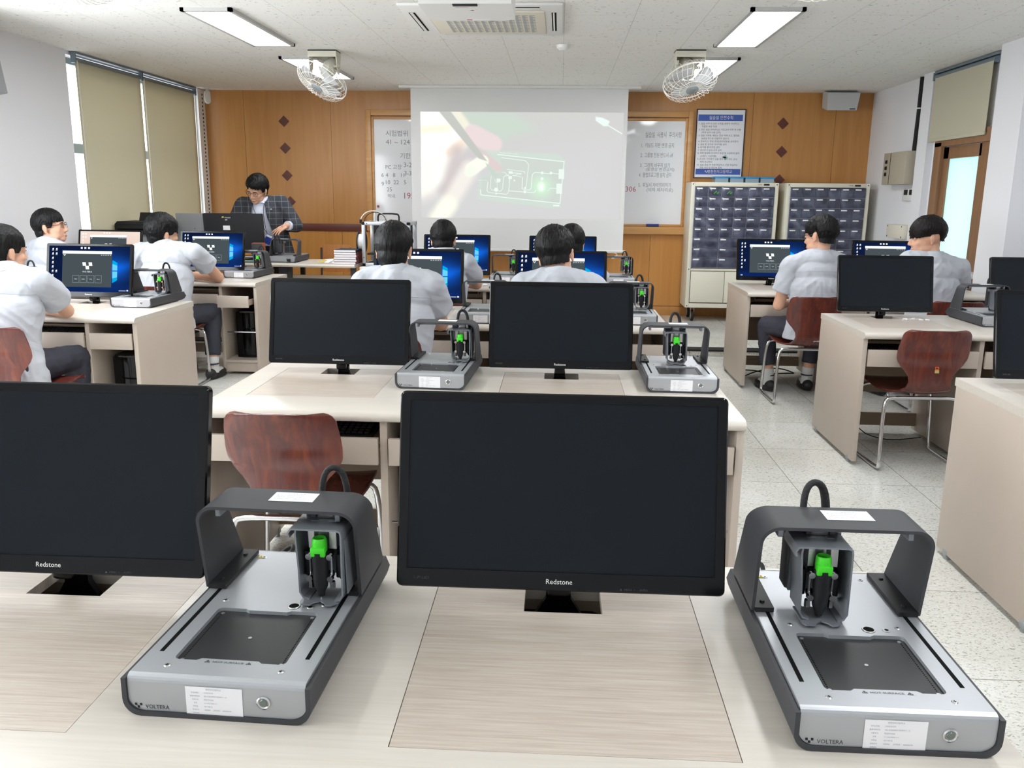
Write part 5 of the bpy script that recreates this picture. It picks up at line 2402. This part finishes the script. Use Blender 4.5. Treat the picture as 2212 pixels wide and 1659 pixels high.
# keyboards and towers
k0 = None
for x, y, lb in [(XC + .33, F2 + .20, 'black keyboard on the tray behind the empty chair of the second row'),
                 (XLF + UNIT + .33, 4.54 + .20, 'dusty black keyboard on the tray before the student at the picture edge'),
                 (1.60 + .31, 4.50 + .20, 'black keyboard on the tray behind the empty chair, door side'),
                 (1.39 + .31, 6.36 + .20, 'black keyboard on the tray before the student with glasses'),
                 (XC + UNIT + .33, F3 + .2, 'black keyboard on the tray in the middle aisle, third desk')]:
    if k0 is None:
        k0 = make_keyboard(lb)
        k0.location = (x, y, .6003)
    else:
        dup(k0, (x, y, .6003), 0, lb)
tw = None
for x, y, lb in [(XLF + UNIT + .755, 4.54 + .16, 'black computer tower under the window side desk end, nearest there'),
                 (XLF + UNIT + .755, 6.45 + .16, 'black computer tower under the far window side desk, below pulled out drawer'),
                 (XC + .74, F2 + .16, 'black computer tower in the middle bay of the second row desk')]:
    if tw is None:
        tw = make_tower(lb)
        tw.location = (x, y, .1163)
    else:
        dup(tw, (x, y, .1163), 0, lb)
# mouse on the pulled out drawer
q = MB()
q.ell((0, 0, .012), (.03, .055, .022))
o = q.build('computer_mouse', m_rubber)
o.location = (XLF + UNIT + .75, 6.45 + .05, .5585)
tag(o, 'black mouse lying in the pulled out drawer of window side desk', 'mouse')

# scraps and cords
q = MB()
rr = random.Random(5)
for k in range(9):
    x, y = rr.uniform(-.09, .09), rr.uniform(-.015, .015)
    q.box(x - .012, x + .012, y - .004, y + .004, .0003, .003 + rr.random() * .004, .0008, M=RZ(rr.uniform(-40, 40)))
o = q.build('paper_scraps', m_paper)
o.location = (2.06, 4.50 + .57, DH)
tag(o, 'torn white paper scraps beside monitor on door side desk', 'scraps', kind='stuff')
q = MB()
q.box(-.045, .045, -.02, .02, .0005, .006, .002)
q.ell((.06, .005, .010), (.018, .014, .010))
o = q.build('crumpled_tissue', m_paper)
o.location = (-.62, F4 + .12, DH)
tag(o, 'crumpled white tissue on the desk by the student near projection screen', 'tissue')


def cord(name, label, pts, r=.003):
    q = MB()
    q.tube(pts, r, 7, sm=2)
    return tag(q.build(name, m_rubber, angle=60), label, 'cord', 'loose black cords')


cord('cord', 'thin black cord hanging under the second row desk beside the empty chair', [(-.60, 3.20, .62), (-.60, 3.05, .5), (-.575, 3.0, .40), (-.56, 3.02, .25), (-.54, 3.1, .12), (-.50, 3.2, .01)], .0025)
cord('cord', 'thin black cord hanging under the door side desk behind the stickered chair', [(1.78, 5.17, .64), (1.77, 5.15, .45), (1.775, 5.14, .3), (1.80, 5.1, .05), (1.95, 5.0, .006), (2.2, 5.1, .006)], .003)
cord('cord', 'tangle of black cords on the floor by the feet of student with glasses', [(1.45, 7.0, .02), (1.6, 6.85, .05), (1.7, 6.9, .012), (1.85, 6.8, .04), (1.95, 6.95, .012), (1.8, 7.0, .05), (1.62, 6.95, .02), (1.5, 6.8, .01)], .005)
cord('cord', 'thin black cord on the aisle floor near the window side desks', [(-2.30, 4.9, .004), (-2.25, 4.75, .012), (-2.2, 4.6, .004), (-2.06, 4.42, .004), (-1.95, 4.3, .004)], .004)

# ------------------------------------------------------------------ teacher's end on the platform
t = thing('teacher_desk', 'long beige teacher desk on the platform with dark metal legs', 'desk', (-2.705, 7.93, ZP), 0)
hz = .78 - ZP
q = MB()
pr = [(-.29, hz - .03), (-.298, hz - .015), (-.29, hz), (.27, hz), (.27, hz - .03)]
q.prism(pr, -.875, .875, M=basis((0, 0, 0), (0, 1, 0), (0, 0, 1), (1, 0, 0)))
q.build('tabletop', m_desk, t)
q = MB()
q.box(-.86, .85, -.17, -.155, .12, hz - .11)
q.build('modesty_panel', m_deskin, t)
for x in (-.84, .0, .25, .84):
    q = MB()
    q.box(x - .02, x + .02, -.2, -.16, 0, hz - .03)
    q.box(x - .02, x + .02, .2, .24, 0, hz - .03)
    q.box(x - .02, x + .02, -.2, .24, 0, .03)
    q.build('leg', m_frameg2 if False else m_anth, t)

t = thing('computer_monitor', 'large black monitor seen from behind on teacher desk, with white stickers', 'monitor', (-3.02, 7.98, .78), 0, 'monitors on the teacher desk')
q = MB()
q.M = T(0, 0, .10) @ RX(4)
q.prism(rrect(.56, .335, .01, cx=0, cy=.168), 0, .03, M=basis((0, -.03, 0), (1, 0, 0), (0, 0, 1), (0, -1, 0)))
q.box(-.03, .01, -.062, -.055, .10, .24)
q.build('shell', m_black, t)
q = MB()
A = T(0, 0, .10) @ RX(4) @ basis((0, -.0603, 0), (1, 0, 0), (0, 0, 1), (0, -1, 0))
q.rect(-.095, -.03, .185, .225, A, z=.0028)
q.rect(-.045, -.025, .115, .14, A, z=.0028)
q.rect(.035, .10, .04, .08, A, z=.0008)
q.mi = 1
q.text('TRIGEM', .012, A @ T(-.075, .292, .0008), width=.055)
q.rect(-.072, -.05, .274, .281, A, z=.0008)
q.mi = 2
q.poly([(-.09 + .012 * math.cos(2 * PI * k / 16), .298 + .012 * math.sin(2 * PI * k / 16), .0008) for k in range(10)], A)
q.build('rear_sticker', [m_paper, m_wlet, m_olive], t, smooth=False)
q = MB()
q.box(-.03, .03, -.02, .02, .01, .2, .004)
q.box(-.13, .13, -.09, .11, 0, .012, .004)
q.build('stand', m_gloss, t)

t = thing('all_in_one_computer', 'silver backed all-in-one computer standing by the blinds on teacher desk', 'computer', (-3.43, 8.0, .78), 0, 'monitors on the teacher desk')
q = MB()
q.M = T(0, 0, .09) @ RZ(-6) @ RX(6)
q.prism(rrect(.30, .34, .008, cx=0, cy=.17), 0, .022, M=basis((0, 0, 0), (1, 0, 0), (0, 0, 1), (0, -1, 0)))
q.mi = 1
q.poly([(.0 + .045 * math.cos(PI * k / 12), .045 * math.sin(PI * k / 12), .0224) for k in range(13)], basis((0, 0, .06), (1, 0, 0), (0, 0, 1), (0, -1, 0)))
q.ring([(0, .0), (.004, .0), (.004, .0006), (0, .001)], 10, M=basis((.03, -.0225, .2), (1, 0, 0), (0, 0, 1), (0, -1, 0)))
q.build('shell', [m_silverbk, m_black], t)
q = MB()
q.box(-.03, .03, -.05, -.03, .01, .2, .004)
q.box(-.1, .1, -.1, .08, 0, .012, .004)
q.build('stand', m_silverbk, t)

t = thing('laser_printer', 'black laser printer with raised paper flap standing by the blinds', 'printer', (-3.84, 7.86, 1.02), 0)
q = MB()
q.box(-.2, .26, -.17, .17, 0, .085, .008)
q.prism([(-.2, 0), (.26, 0), (.24, .03), (-.17, .03)], -.17, .17, M=basis((0, 0, .085), (1, 0, 0), (0, 0, 1), (0, -1, 0)))
q.build('case', m_black, t)
q = MB()
q.box(-.07, .05, -.004, .004, 0, .1, .002, M=T(.02, 0, .1) @ RX(-25))
q.build('paper_flap', m_black, t)
q = MB()
q.box(-.17, .2, -.172, -.168, .02, .05)
q.build('output_slot', m_dark, t)
t = thing('filing_cabinet', 'grey filing cabinet under the laser printer, behind the leaning student', 'cabinet', (-3.84, 7.90, ZP), 0)
q = MB()
q.box(-.22, .24, -.17, .2, 0, 1.02 - ZP, .004)
q.build('case', m_greybox, t)
for k in range(3):
    q = MB()
    q.box(-.20, .22, -.18, -.165, .04 + k * .305, .33 + k * .305, .004)
    q.mi = 1
    q.box(-.05, .09, -.19, -.18, .25 + k * .305, .265 + k * .305, .003)
    q.build('drawer', [m_greybox, m_frameg], t)

q = MB()
q.box(-.05, .05, -.04, .04, 0, .075, .002)
q.mi = 1
q.box(.0501, .0515, -.04, .04, 0, .075)
q.box(-.05, .051, -.04, .04, .0751, .0765)
o = q.build('small_carton', [m_anth, m_brown])
o.location = (-2.735, 7.74, .878)
tag(o, 'small brown and grey carton beside the black monitor back', 'box')
t = thing('desk_organizer', 'dark desk organizer under the small carton, papers and scissors in it', 'organizer', (-2.80, 7.76, .78), 0)
q = MB()
q.box(-.17, .12, -.07, .07, .088, .098, .002)
q.box(-.17, .12, -.07, .07, .04, .048, .002)
q.box(-.17, .12, -.07, .07, 0.0, .008, .002)
for x in (-.168, .112):
    q.box(x, x + .008, -.07, .07, 0, .098)
q.build('rack', m_anth, t)
q = MB()
q.box(-.13, .02, -.06, .05, .0485, .054)
q.mi = 1
q.box(-.15, .06, -.06, .06, .009, .02)
q.build('papers', [m_paper, m_pgreen], t)

bk = None
for k in range(6):
    lb = ['thick white paged book at the bottom of the stack by the filament machine', 'second book from the bottom of the stack by the filament machine', 'third book from the bottom of the stack by the filament machine',
          'fourth book from the bottom of the stack by the filament machine', 'fifth book from the bottom of the stack by the filament machine', 'dark covered book on top of the stack by the filament machine'][k]
    t = thing('book', lb, 'book', (-1.925 + (k % 2) * .003, 7.80, .7802 + k * .0212), rr.uniform(-1.5, 1.5), 'books stacked on the teacher desk')
    q = MB()
    q.box(-.1, .097, -.125, .125, .0018, .0194)
    q.build('page_block', m_paper, t)
    q = MB()
    q.box(-.1, .1, -.128, .128, 0, .0017)
    q.box(-.1, .1, -.128, .128, .0195, .021)
    q.box(.0985, .1, -.128, .128, 0, .021)
    q.build('cover', m_cover if k < 5 else m_strap, t)
q = MB()
q.poly([(-.09, -.1, .001), (.08, -.1, .001), (.09, .1, .001), (-.06, .12, .001)])
q.poly([(-.06, -.08, .004), (.03, -.1, .002), (.05, .05, .03), (-.04, .06, .022)])
q.mi = 1
q.poly([(-.10, -.08, .002), (-.02, -.1, .002), (.0, .0, .026), (-.07, .02, .016)])
o = q.build('loose_papers', [m_paper, m_yelpap if False else m_olive], smooth=False)
o.location = (-2.13, 7.86, .781)
tag(o, 'loose white and yellow papers beside the book stack', 'papers')

t = thing('wooden_chair', 'pale wooden chair back standing behind the teacher desk', 'chair', (-2.30, 8.62, ZP), 180)
q = MB()
q.prism(rrect(.34, .28, .06, cx=0, cy=.69), -.006, .006, M=basis((0, -.2, 0), (1, 0, 0), (0, 0, 1), (0, -1, 0)))
q.build('backrest', m_cwood2, t)
q = MB()
q.prism(rrect(.4, .38, .05, cx=0, cy=0), .42, .435)
q.build('seat', m_cwood2, t)
for sx in (-1, 1):
    q = MB()
    q.tube([(sx * .15, -.19, .80), (sx * .16, -.19, .44), (sx * .18, -.22, .0)], .011, 8)
    q.tube([(sx * .17, .16, .42), (sx * .18, .18, .0)], .011, 8)
    q.tube([(sx * .16, -.19, .41), (sx * .17, .16, .41)], .011, 8)
    q.build('leg', m_anth, t)

# filament printer on a small steel cart
t = thing('steel_cart', 'pale grey steel cart under the filament printer', 'cart', (-1.56, 7.96, ZP), 0)
q = MB()
q.box(-.24, .26, -.26, .24, .66, .70, .004)
q.box(-.24, .26, -.26, .24, .25, .27, .004)
q.build('shelf', m_white, t)
for sx in (-.235, .235):
    for sy in (-.24, .21):
        q = MB()
        q.box(sx - .015, sx + .025, sy - .015, sy + .02, 0, .66)
        q.build('leg', m_greybox, t)
t = thing('filament_printer', 'open framed filament printer with white spool and black handle', 'printer', (-1.575, 7.98, ZP + .7002), 0)
q = MB()
for x in (-.215, .195):
    for y in (-.2, .16):
        q.box(x, x + .03, y, y + .035, 0, .40, .002)
for z in (0, .37):
    for y in (-.2, .16):
        q.box(-.215, .225, y, y + .035, z, z + .03, .002)
    for x in (-.215, .195):
        q.box(x, x + .03, -.2, .195, z, z + .03, .002)
q.mi = 1
for (x, z) in ((-.2, .385), (-.17, .385), (-.2, .08), (-.2, .02), (.21, .385)):
    q.cyl((x, -.2025, z), (x, -.1995, z), .005, seg=8)
q.build('open_frame', [m_alu, m_black], t)
q = MB()
q.box(-.18, .19, .15, .16, .02, .37)
q.box(-.18, .19, -.15, .15, .10, .115)
q.box(-.06, .04, -.1, -.02, .26, .34, .006)
q.box(.0, .19, -.19, -.18, .27, .37)
q.build('inner_bed', m_black, t)
q = MB()
q.tube([(-.10, -.02, .40), (-.10, -.02, .455), (-.075, -.02, .47), (.07, -.02, .47), (.095, -.02, .455), (.095, -.02, .40)], .008, 10, sm=1)
q.build('carry_handle', m_black, t)
q = MB()
q.M = T(-.225, -.05, .21) @ RY(-90)
q.ring([(.03, .0), (.075, 0), (.075, .05), (.03, .05)], 32)
q.mi = 1
q.ring([(.02, .05), (.098, .05), (.098, .056), (.02, .056)], 32)
q.ring([(.02, -.006), (.098, -.006), (.098, 0), (.02, 0)], 32)
q.build('filament_spool', [m_spool, m_black], t)
q = MB()
q.tube([(-.225, -.18, .40), (-.22, -.18, .44), (-.18, -.16, .485), (-.12, -.12, .50), (-.05, -.1, .48), (0, -.08, .40)], .0045, 8, sm=2)
q.mi = 1
q.tube([(-.19, -.18, .40), (-.185, -.18, .44), (-.14, -.15, .48), (-.08, -.12, .485), (-.02, -.1, .45), (.0, -.08, .36)], .003, 8, sm=2)
q.box(-.235, -.215, -.19, -.17, .385, .42, .003)
q.build('feed_tube', [m_wire, m_rubber], t)
q = MB()
q.cyl((-.125, -.05, .4), (-.125, -.05, .44), .012)
q.cyl((-.125, -.05, .44), (-.125, -.05, .49), .014, .005)
q.build('glue_bottle', m_white, t)
# ------------------------------------------------------------------ the people in the room
person('student at the window side picture edge, white shirt, arm resting on desk', (-2.81, 4.15, 0), 0, seated(
    seed=1, head=(-.045, .16, 1.095), look=(26, 2, 0), neck=(-.02, .10, 1.0), chest=(0, .05, .79), shL=(-.175, .09, 0.948), shR=(.16, .09, 0.953),
    elL=(-.27, .26, .76), wrL=(-.05, .44, .765), elR=(.13, .36, .765), wrR=(-.08, .45, .765), hem=-.05, yoke=.90,
    hair=dict(fringe=3, nape=-50, puff=.022), sleeve=.80, knR=(.14, .40, .50), anR=(.14, .36, .1)))
person('window side student with round glasses, head turned toward the screen', (-3.72, 6.02, 0), -20, seated(
    seed=2, head=(0, .10, 1.145), look=(58, -6, 0), neck=(0, .06, 1.032), shL=(-.165, .06, 0.968), shR=(.165, .06, 0.973), glasses=True,
    hair=dict(fringe=6, nape=-48, puff=.018), elR=(.22, .25, .77), wrR=(.05, .42, .77)))
person('student leaning on both elbows with swept black hair, white shirt, window side', (-2.86, 6.08, 0), 0, seated(
    seed=3, head=(-.035, .12, 1.105), look=(38, 4, 4), neck=(-.02, .08, 1.015), chest=(0, .05, .80), bx=1.06,
    shL=(-.20, .09, 0.968), shR=(.20, .09, 0.973), elL=(-.30, .33, .765), wrL=(-.05, .47, .77), elR=(.25, .39, .765), wrR=(-.02, .47, .77), hem=-.04, yoke=.91,
    knL=(-.12, .40, .5), knR=(.20, .36, .50), anL=(-.05, .38, .1), anR=(.22, .25, .10), footR=(.1, 1, 0), cuff=.80,
    hair=dict(fringe=-2, nape=-48, puff=.032, side=-8, tuft=.006), sleeve=.72))
person('broad student seen from behind in white shirt at third desk, middle aisle', (-.785, 4.07, 0), 0, seated(
    seed=4, head=(-.025, .14, 1.138), look=(0, 12, 0), neck=(-.01, .08, 1.037), chest=(0, .05, .80), bx=1.04,
    shL=(-.165, .08, 0.983), shR=(.165, .08, 0.978), elL=(-.25, .22, .77), wrL=(-.08, .45, .77), elR=(.19, .23, .765), wrR=(.05, .48, .765), hem=-.06, yoke=.93,
    hair=dict(fringe=2, nape=-56, puff=.021), sleeve=.80))
person('slim student seen from behind near the projection screen, middle aisle', (-.815, 5.98, 0), 0, seated(
    seed=5, head=(-.005, .13, 1.093), look=(0, 10, 0), neck=(0, .08, 1.007), chest=(0, .06, .78),
    shL=(-.16, .08, 0.948), shR=(.16, .08, 0.943), elL=(-.26, .24, .765), wrL=(-.1, .46, .77), elR=(.215, .28, .765), wrR=(.02, .47, .77), hair=dict(fringe=2, nape=-52, puff=.020), sleeve=.85))
person('student with short cropped nape and tilted head, white shirt, seen from behind', (.0, 4.09, 0), 0, seated(
    seed=6, head=(-.015, .15, 1.122), look=(12, 14, -10), neck=(-.005, .08, 1.032), chest=(0, .05, .80), bx=1.04,
    shL=(-.165, .09, 0.973), shR=(.165, .09, 0.978), hair=dict(fringe=4, nape=-44, puff=.026, tuft=.006, fade=.003)))
person('student almost hidden behind the head with cropped nape, black hair', (.075, 6.0, 0), 0, seated(
    seed=7, head=(.01, .14, 1.075), look=(-8, 14, 0), neck=(0, .09, 0.977), chest=(0, .06, .76), shL=(-.16, .08, 0.918), shR=(.16, .08, 0.918), hair=dict(fringe=2, nape=-52, puff=.02)))
person('student with glasses and undercut hair on the door side, arm at his lap', (1.785, 6.04, 0), 0, seated(
    seed=8, head=(.01, .07, 1.15), look=(-42, 6, 4), neck=(.015, .045, 1.032), chest=(0, .03, .79), glasses=True,
    shL=(-.175, .05, 0.948), shR=(.165, .05, 0.973), elL=(-.225, .10, .665), wrL=(-.10, .31, .66), elR=(.25, .14, .74), wrR=(.1, .36, .70), hem=-.02, yoke=.92, sleeve=.84,
    knL=(-.25, .30, .49), knR=(.14, .40, .50), anL=(-.205, .32, .10), anR=(.09, .36, .10), footL=(-.25, 1, 0), cuff=.74, fold=.009,
    hair=dict(fringe=2, nape=-42, puff=.030, side=2, fade=.004, tuft=.006)))
person('student with bowl haircut seen in profile, white shirt, by the wooden door', (2.545, 5.94, 0), 8, seated(
    seed=9, head=(-.055, .09, 1.155), look=(-78, 6, 0), neck=(-.015, .06, 1.032), chest=(0, .04, .80), hs=1.07, bx=1.08,
    shL=(-.175, .07, 1.003), shR=(.185, .05, 0.953), elL=(-.28, .22, .77), wrL=(-.06, .44, .77), elR=(.26, .16, .75), wrR=(.08, .42, .76), hem=-.02,
    hair=dict(fringe=-9, nape=-30, puff=.026, side=0, burn=-8, fade=.008, behind=128), hairm=m_hairb, sleeve=.8))

# the teacher
TM, HM = person('teacher in charcoal checked jacket bending over the desk, wearing glasses and lanyard', (-2.90, 8.52, ZP), 180, dict(
    collar_tilt=-24, seed=11, vox=.0035, flare=.056, splay=.16, hemr=(.165, .125), hs=1.08, hip=(-.03, -.03, .86), chest=(.03, .05, 1.13), waist=(0, .02, 1.0), neck=(.03, .085, 1.262), head=(.04, .15, 1.372), look=(14, 24, -10),
    shL=(-.15, .03, 1.245), shR=(.22, .05, 1.225), elL=(-.29, .02, 1.03), elR=(.33, .12, 1.0), wrL=(-.25, .20, 1.035), wrR=(.22, .30, .86), hdL=(.62, .60, -.40), huL=(-.1, .35, 1), thumb=1,
    knL=(-.11, -.0, .47), knR=(.09, .03, .47), anL=(-.12, -.04, .09), anR=(.10, -.02, .09), cuff=.98, shirt=m_strshirt, sleeve=.5, hem=.02, curl=.28, glasses=True,
    hair=dict(fringe=17, nape=-50, puff=.030, sweep=6, tuft=.005), bx=.90, fold=.002), 'teachers')
q = MB()
ch, hp_, wa, nk = V3((.03, .05, 1.13)), V3((-.03, -.03, .86)), V3((0, .02, 1.0)), V3((.03, .085, 1.262))
sL, sR = V3((-.15, .03, 1.245)), V3((.22, .05, 1.225))
q.ecyl(hp_ + V3((0, 0, -.14)), wa, (.215, .155), (.19, .142))
q.ecyl(wa, ch, (.188, .140), (.198, .145))
q.ell(wa, (.19, .143, .10), seg=24, rings=14)
q.ell(ch, (.200, .145, .14), seg=24, rings=14)
q.ell(ch.lerp((sL + sR) / 2, .6), (.19, .128, .11), seg=24, rings=14)
q.cap(sL, sR, .074)
for s_, e_, w_ in ((sL, V3((-.29, .02, 1.03)), V3((-.25, .20, 1.035))), (sR, V3((.33, .12, 1.0)), V3((.22, .30, .86)))):
    q.cap(nk + V3((0, -.01, -.02)), s_ + V3((0, 0, .01)), .062, .062)
    q.cap(s_, e_, .076, .062)
    q.cap(e_, e_.lerp(w_, .35), .062, .056)
    q.cyl(e_, e_.lerp(w_, .72), .060, .054, seg=20)
me = fuse(q, .007, 3)
fold(me, .0045, 8.0, 4.2)
bm = bmesh.new()
bm.from_mesh(me)
dele = []
for f in bm.faces:
    c = f.calc_center_median()
    k = max(0, min(1, (1.25 - c.z) / .5))
    xm = .035 - .055 * k
    w = .062 + .055 * k
    if c.y > .05 - .0 * k and abs(c.x - xm) < w and c.z < 1.33 and c.y > (.09 - .06 * k if c.z > 1.2 else .04):
        dele.append(f)
    elif c.z > 1.262 and (c.xy - V3((.03, .095)).xy).length < .075:
        dele.append(f)
bmesh.ops.delete(bm, geom=dele, context='FACES')
for _ in range(30):                       # even out the cut edges
    mv = {}
    for v in bm.verts:
        nb_ = [e.other_vert(v) for e in v.link_edges if e.is_boundary]
        if len(nb_) == 2:
            mv[v] = v.co * .5 + (nb_[0].co + nb_[1].co) * .25
    for v, c in mv.items():
        v.co = c
bm.to_mesh(me)
bm.free()
me.polygons.foreach_set('use_smooth', [True] * len(me.polygons))
jk = link('jacket', me, m_jacket, TM)
so = jk.modifiers.new('s', 'SOLIDIFY')
so.thickness = .006
so.offset = 1
for e_, w_ in ((V3((-.29, .02, 1.03)), V3((-.25, .20, 1.035))), (V3((.33, .12, 1.0)), V3((.22, .30, .86)))):
    q = MB()
    q.cyl(e_.lerp(w_, .68), e_.lerp(w_, .92), .047, .044, seg=20)
    q.build('shirt_cuff', m_strshirt, jk)
from mathutils.bvhtree import BVHTree
bv_ = BVHTree.FromPolygons([v.co for v in me.vertices], [list(p.vertices) for p in me.polygons])
for sx in (-1, 1):
    q = MB()
    rows_ = []
    for k in range(14):
        u = k / 13
        z = 1.30 - .30 * u
        xm = .035 - .055 * max(0, min(1, (1.25 - z) / .5))
        w_ = .058 + .055 * max(0, min(1, (1.25 - z) / .5))
        wd = .055 * math.sin(PI * min(1, .22 + u * .78)) ** .8 + .006
        row = []
        for j in range(5):
            x = xm + sx * (w_ + wd * j / 4)
            hit = bv_.ray_cast(V3((x, .6, z)), V3((0, -1, 0)))
            row.append((x, (hit[0].y if hit[0] else .1) + .009, z))
        rows_.append(row)
    q.grid(lambda u, v: rows_[int(round(u * 13))][int(round(v * 4))], 14, 5)
    o = q.build('lapel', m_jacket, jk, 60)
    so = o.modifiers.new('s', 'SOLIDIFY')
    so.thickness = .004
q = MB()
for sx in (-1, 1):
    q.tube([(.05 + sx * .07, .06, 1.31), (.035 + sx * .055, .17, 1.22), (.0 + sx * .03, .205, 1.1), (-.055, .215, .97), (-.06, .215, .955)], .0028, 6, sm=2, flat=.5)
q.build('lanyard', m_strap, TM)
q = MB()
q.M = T(-.07, .222, .905) @ RY(-22) @ RX(4)
q.box(-.032, .032, -.003, .003, -.05, .045, .003)
q.mi = 1
q.box(-.028, .028, .0031, .0038, .02, .04)
q.build('name_badge', [m_blue, m_paper], TM)
q = MB()
q.M = T(-.098, .178, 1.19) @ RX(-70)
q.ring([(0, 0), (.009, 0), (.009, .003), (0, .004)], 12)
q.build('lapel_pin', m_chrome, TM)
# ------------------------------------------------------------------ daylight and camera
w = bpy.data.worlds.new('sky')
SC.world = w
w.use_nodes = True
bg = w.node_tree.nodes['Background']
bg.inputs[0].default_value = (.93, .97, 1.0, 1)
bg.inputs[1].default_value = 4.0
for (yc, sy, zc, sz, pw) in ((.2, 2.8, 1.61, 1.4, 60), (4.0, 2.8, 1.61, 1.4, 105)):
    ld = bpy.data.lights.new('daylight', 'AREA')
    ld.shape = 'RECTANGLE'
    ld.size = sz - .1
    ld.size_y = sy - .1
    ld.energy = pw
    ld.color = (.93, .97, 1.0)
    lo = bpy.data.objects.new('window_daylight', ld)
    COL.objects.link(lo)
    lo.location = (XL - .09, yc, zc)
    lo.rotation_euler = (0, R(-90), 0)

cd = bpy.data.cameras.new('camera')
cam = bpy.data.objects.new('camera', cd)
COL.objects.link(cam)
cd.sensor_width = 36.0
cd.lens = 36.0 * 1850.0 / 2212.0
cd.clip_start = .05
pi_, ya_, ro_ = 2.17829885e-01, -5.29166542e-02, 1.08440150e-02
fwd = V3((math.sin(ya_) * math.cos(pi_), math.cos(ya_) * math.cos(pi_), -math.sin(pi_)))
rgt = V3((math.cos(ya_), -math.sin(ya_), 0))
upv = rgt.cross(fwd)
r2 = rgt * math.cos(ro_) + upv * math.sin(ro_)
u2 = upv * math.cos(ro_) - rgt * math.sin(ro_)
cam.matrix_world = basis((0, 0, 1.41), r2, u2, -fwd)
SC.camera = cam

SC.view_settings.view_transform = 'Standard'
SC.view_settings.look = 'None'
SC.view_settings.gamma = 1.0
SC.view_settings.use_curve_mapping = False
SC.view_settings.exposure = 0.0
SC.cycles.max_bounces = 8
SC.cycles.diffuse_bounces = 5
SC.cycles.glossy_bounces = 4
SC.cycles.transparent_max_bounces = 12
SC.cycles.sample_clamp_indirect = 6.0
SC.cycles.use_denoising = True
SC.cycles.caustics_reflective = False
SC.cycles.caustics_refractive = False
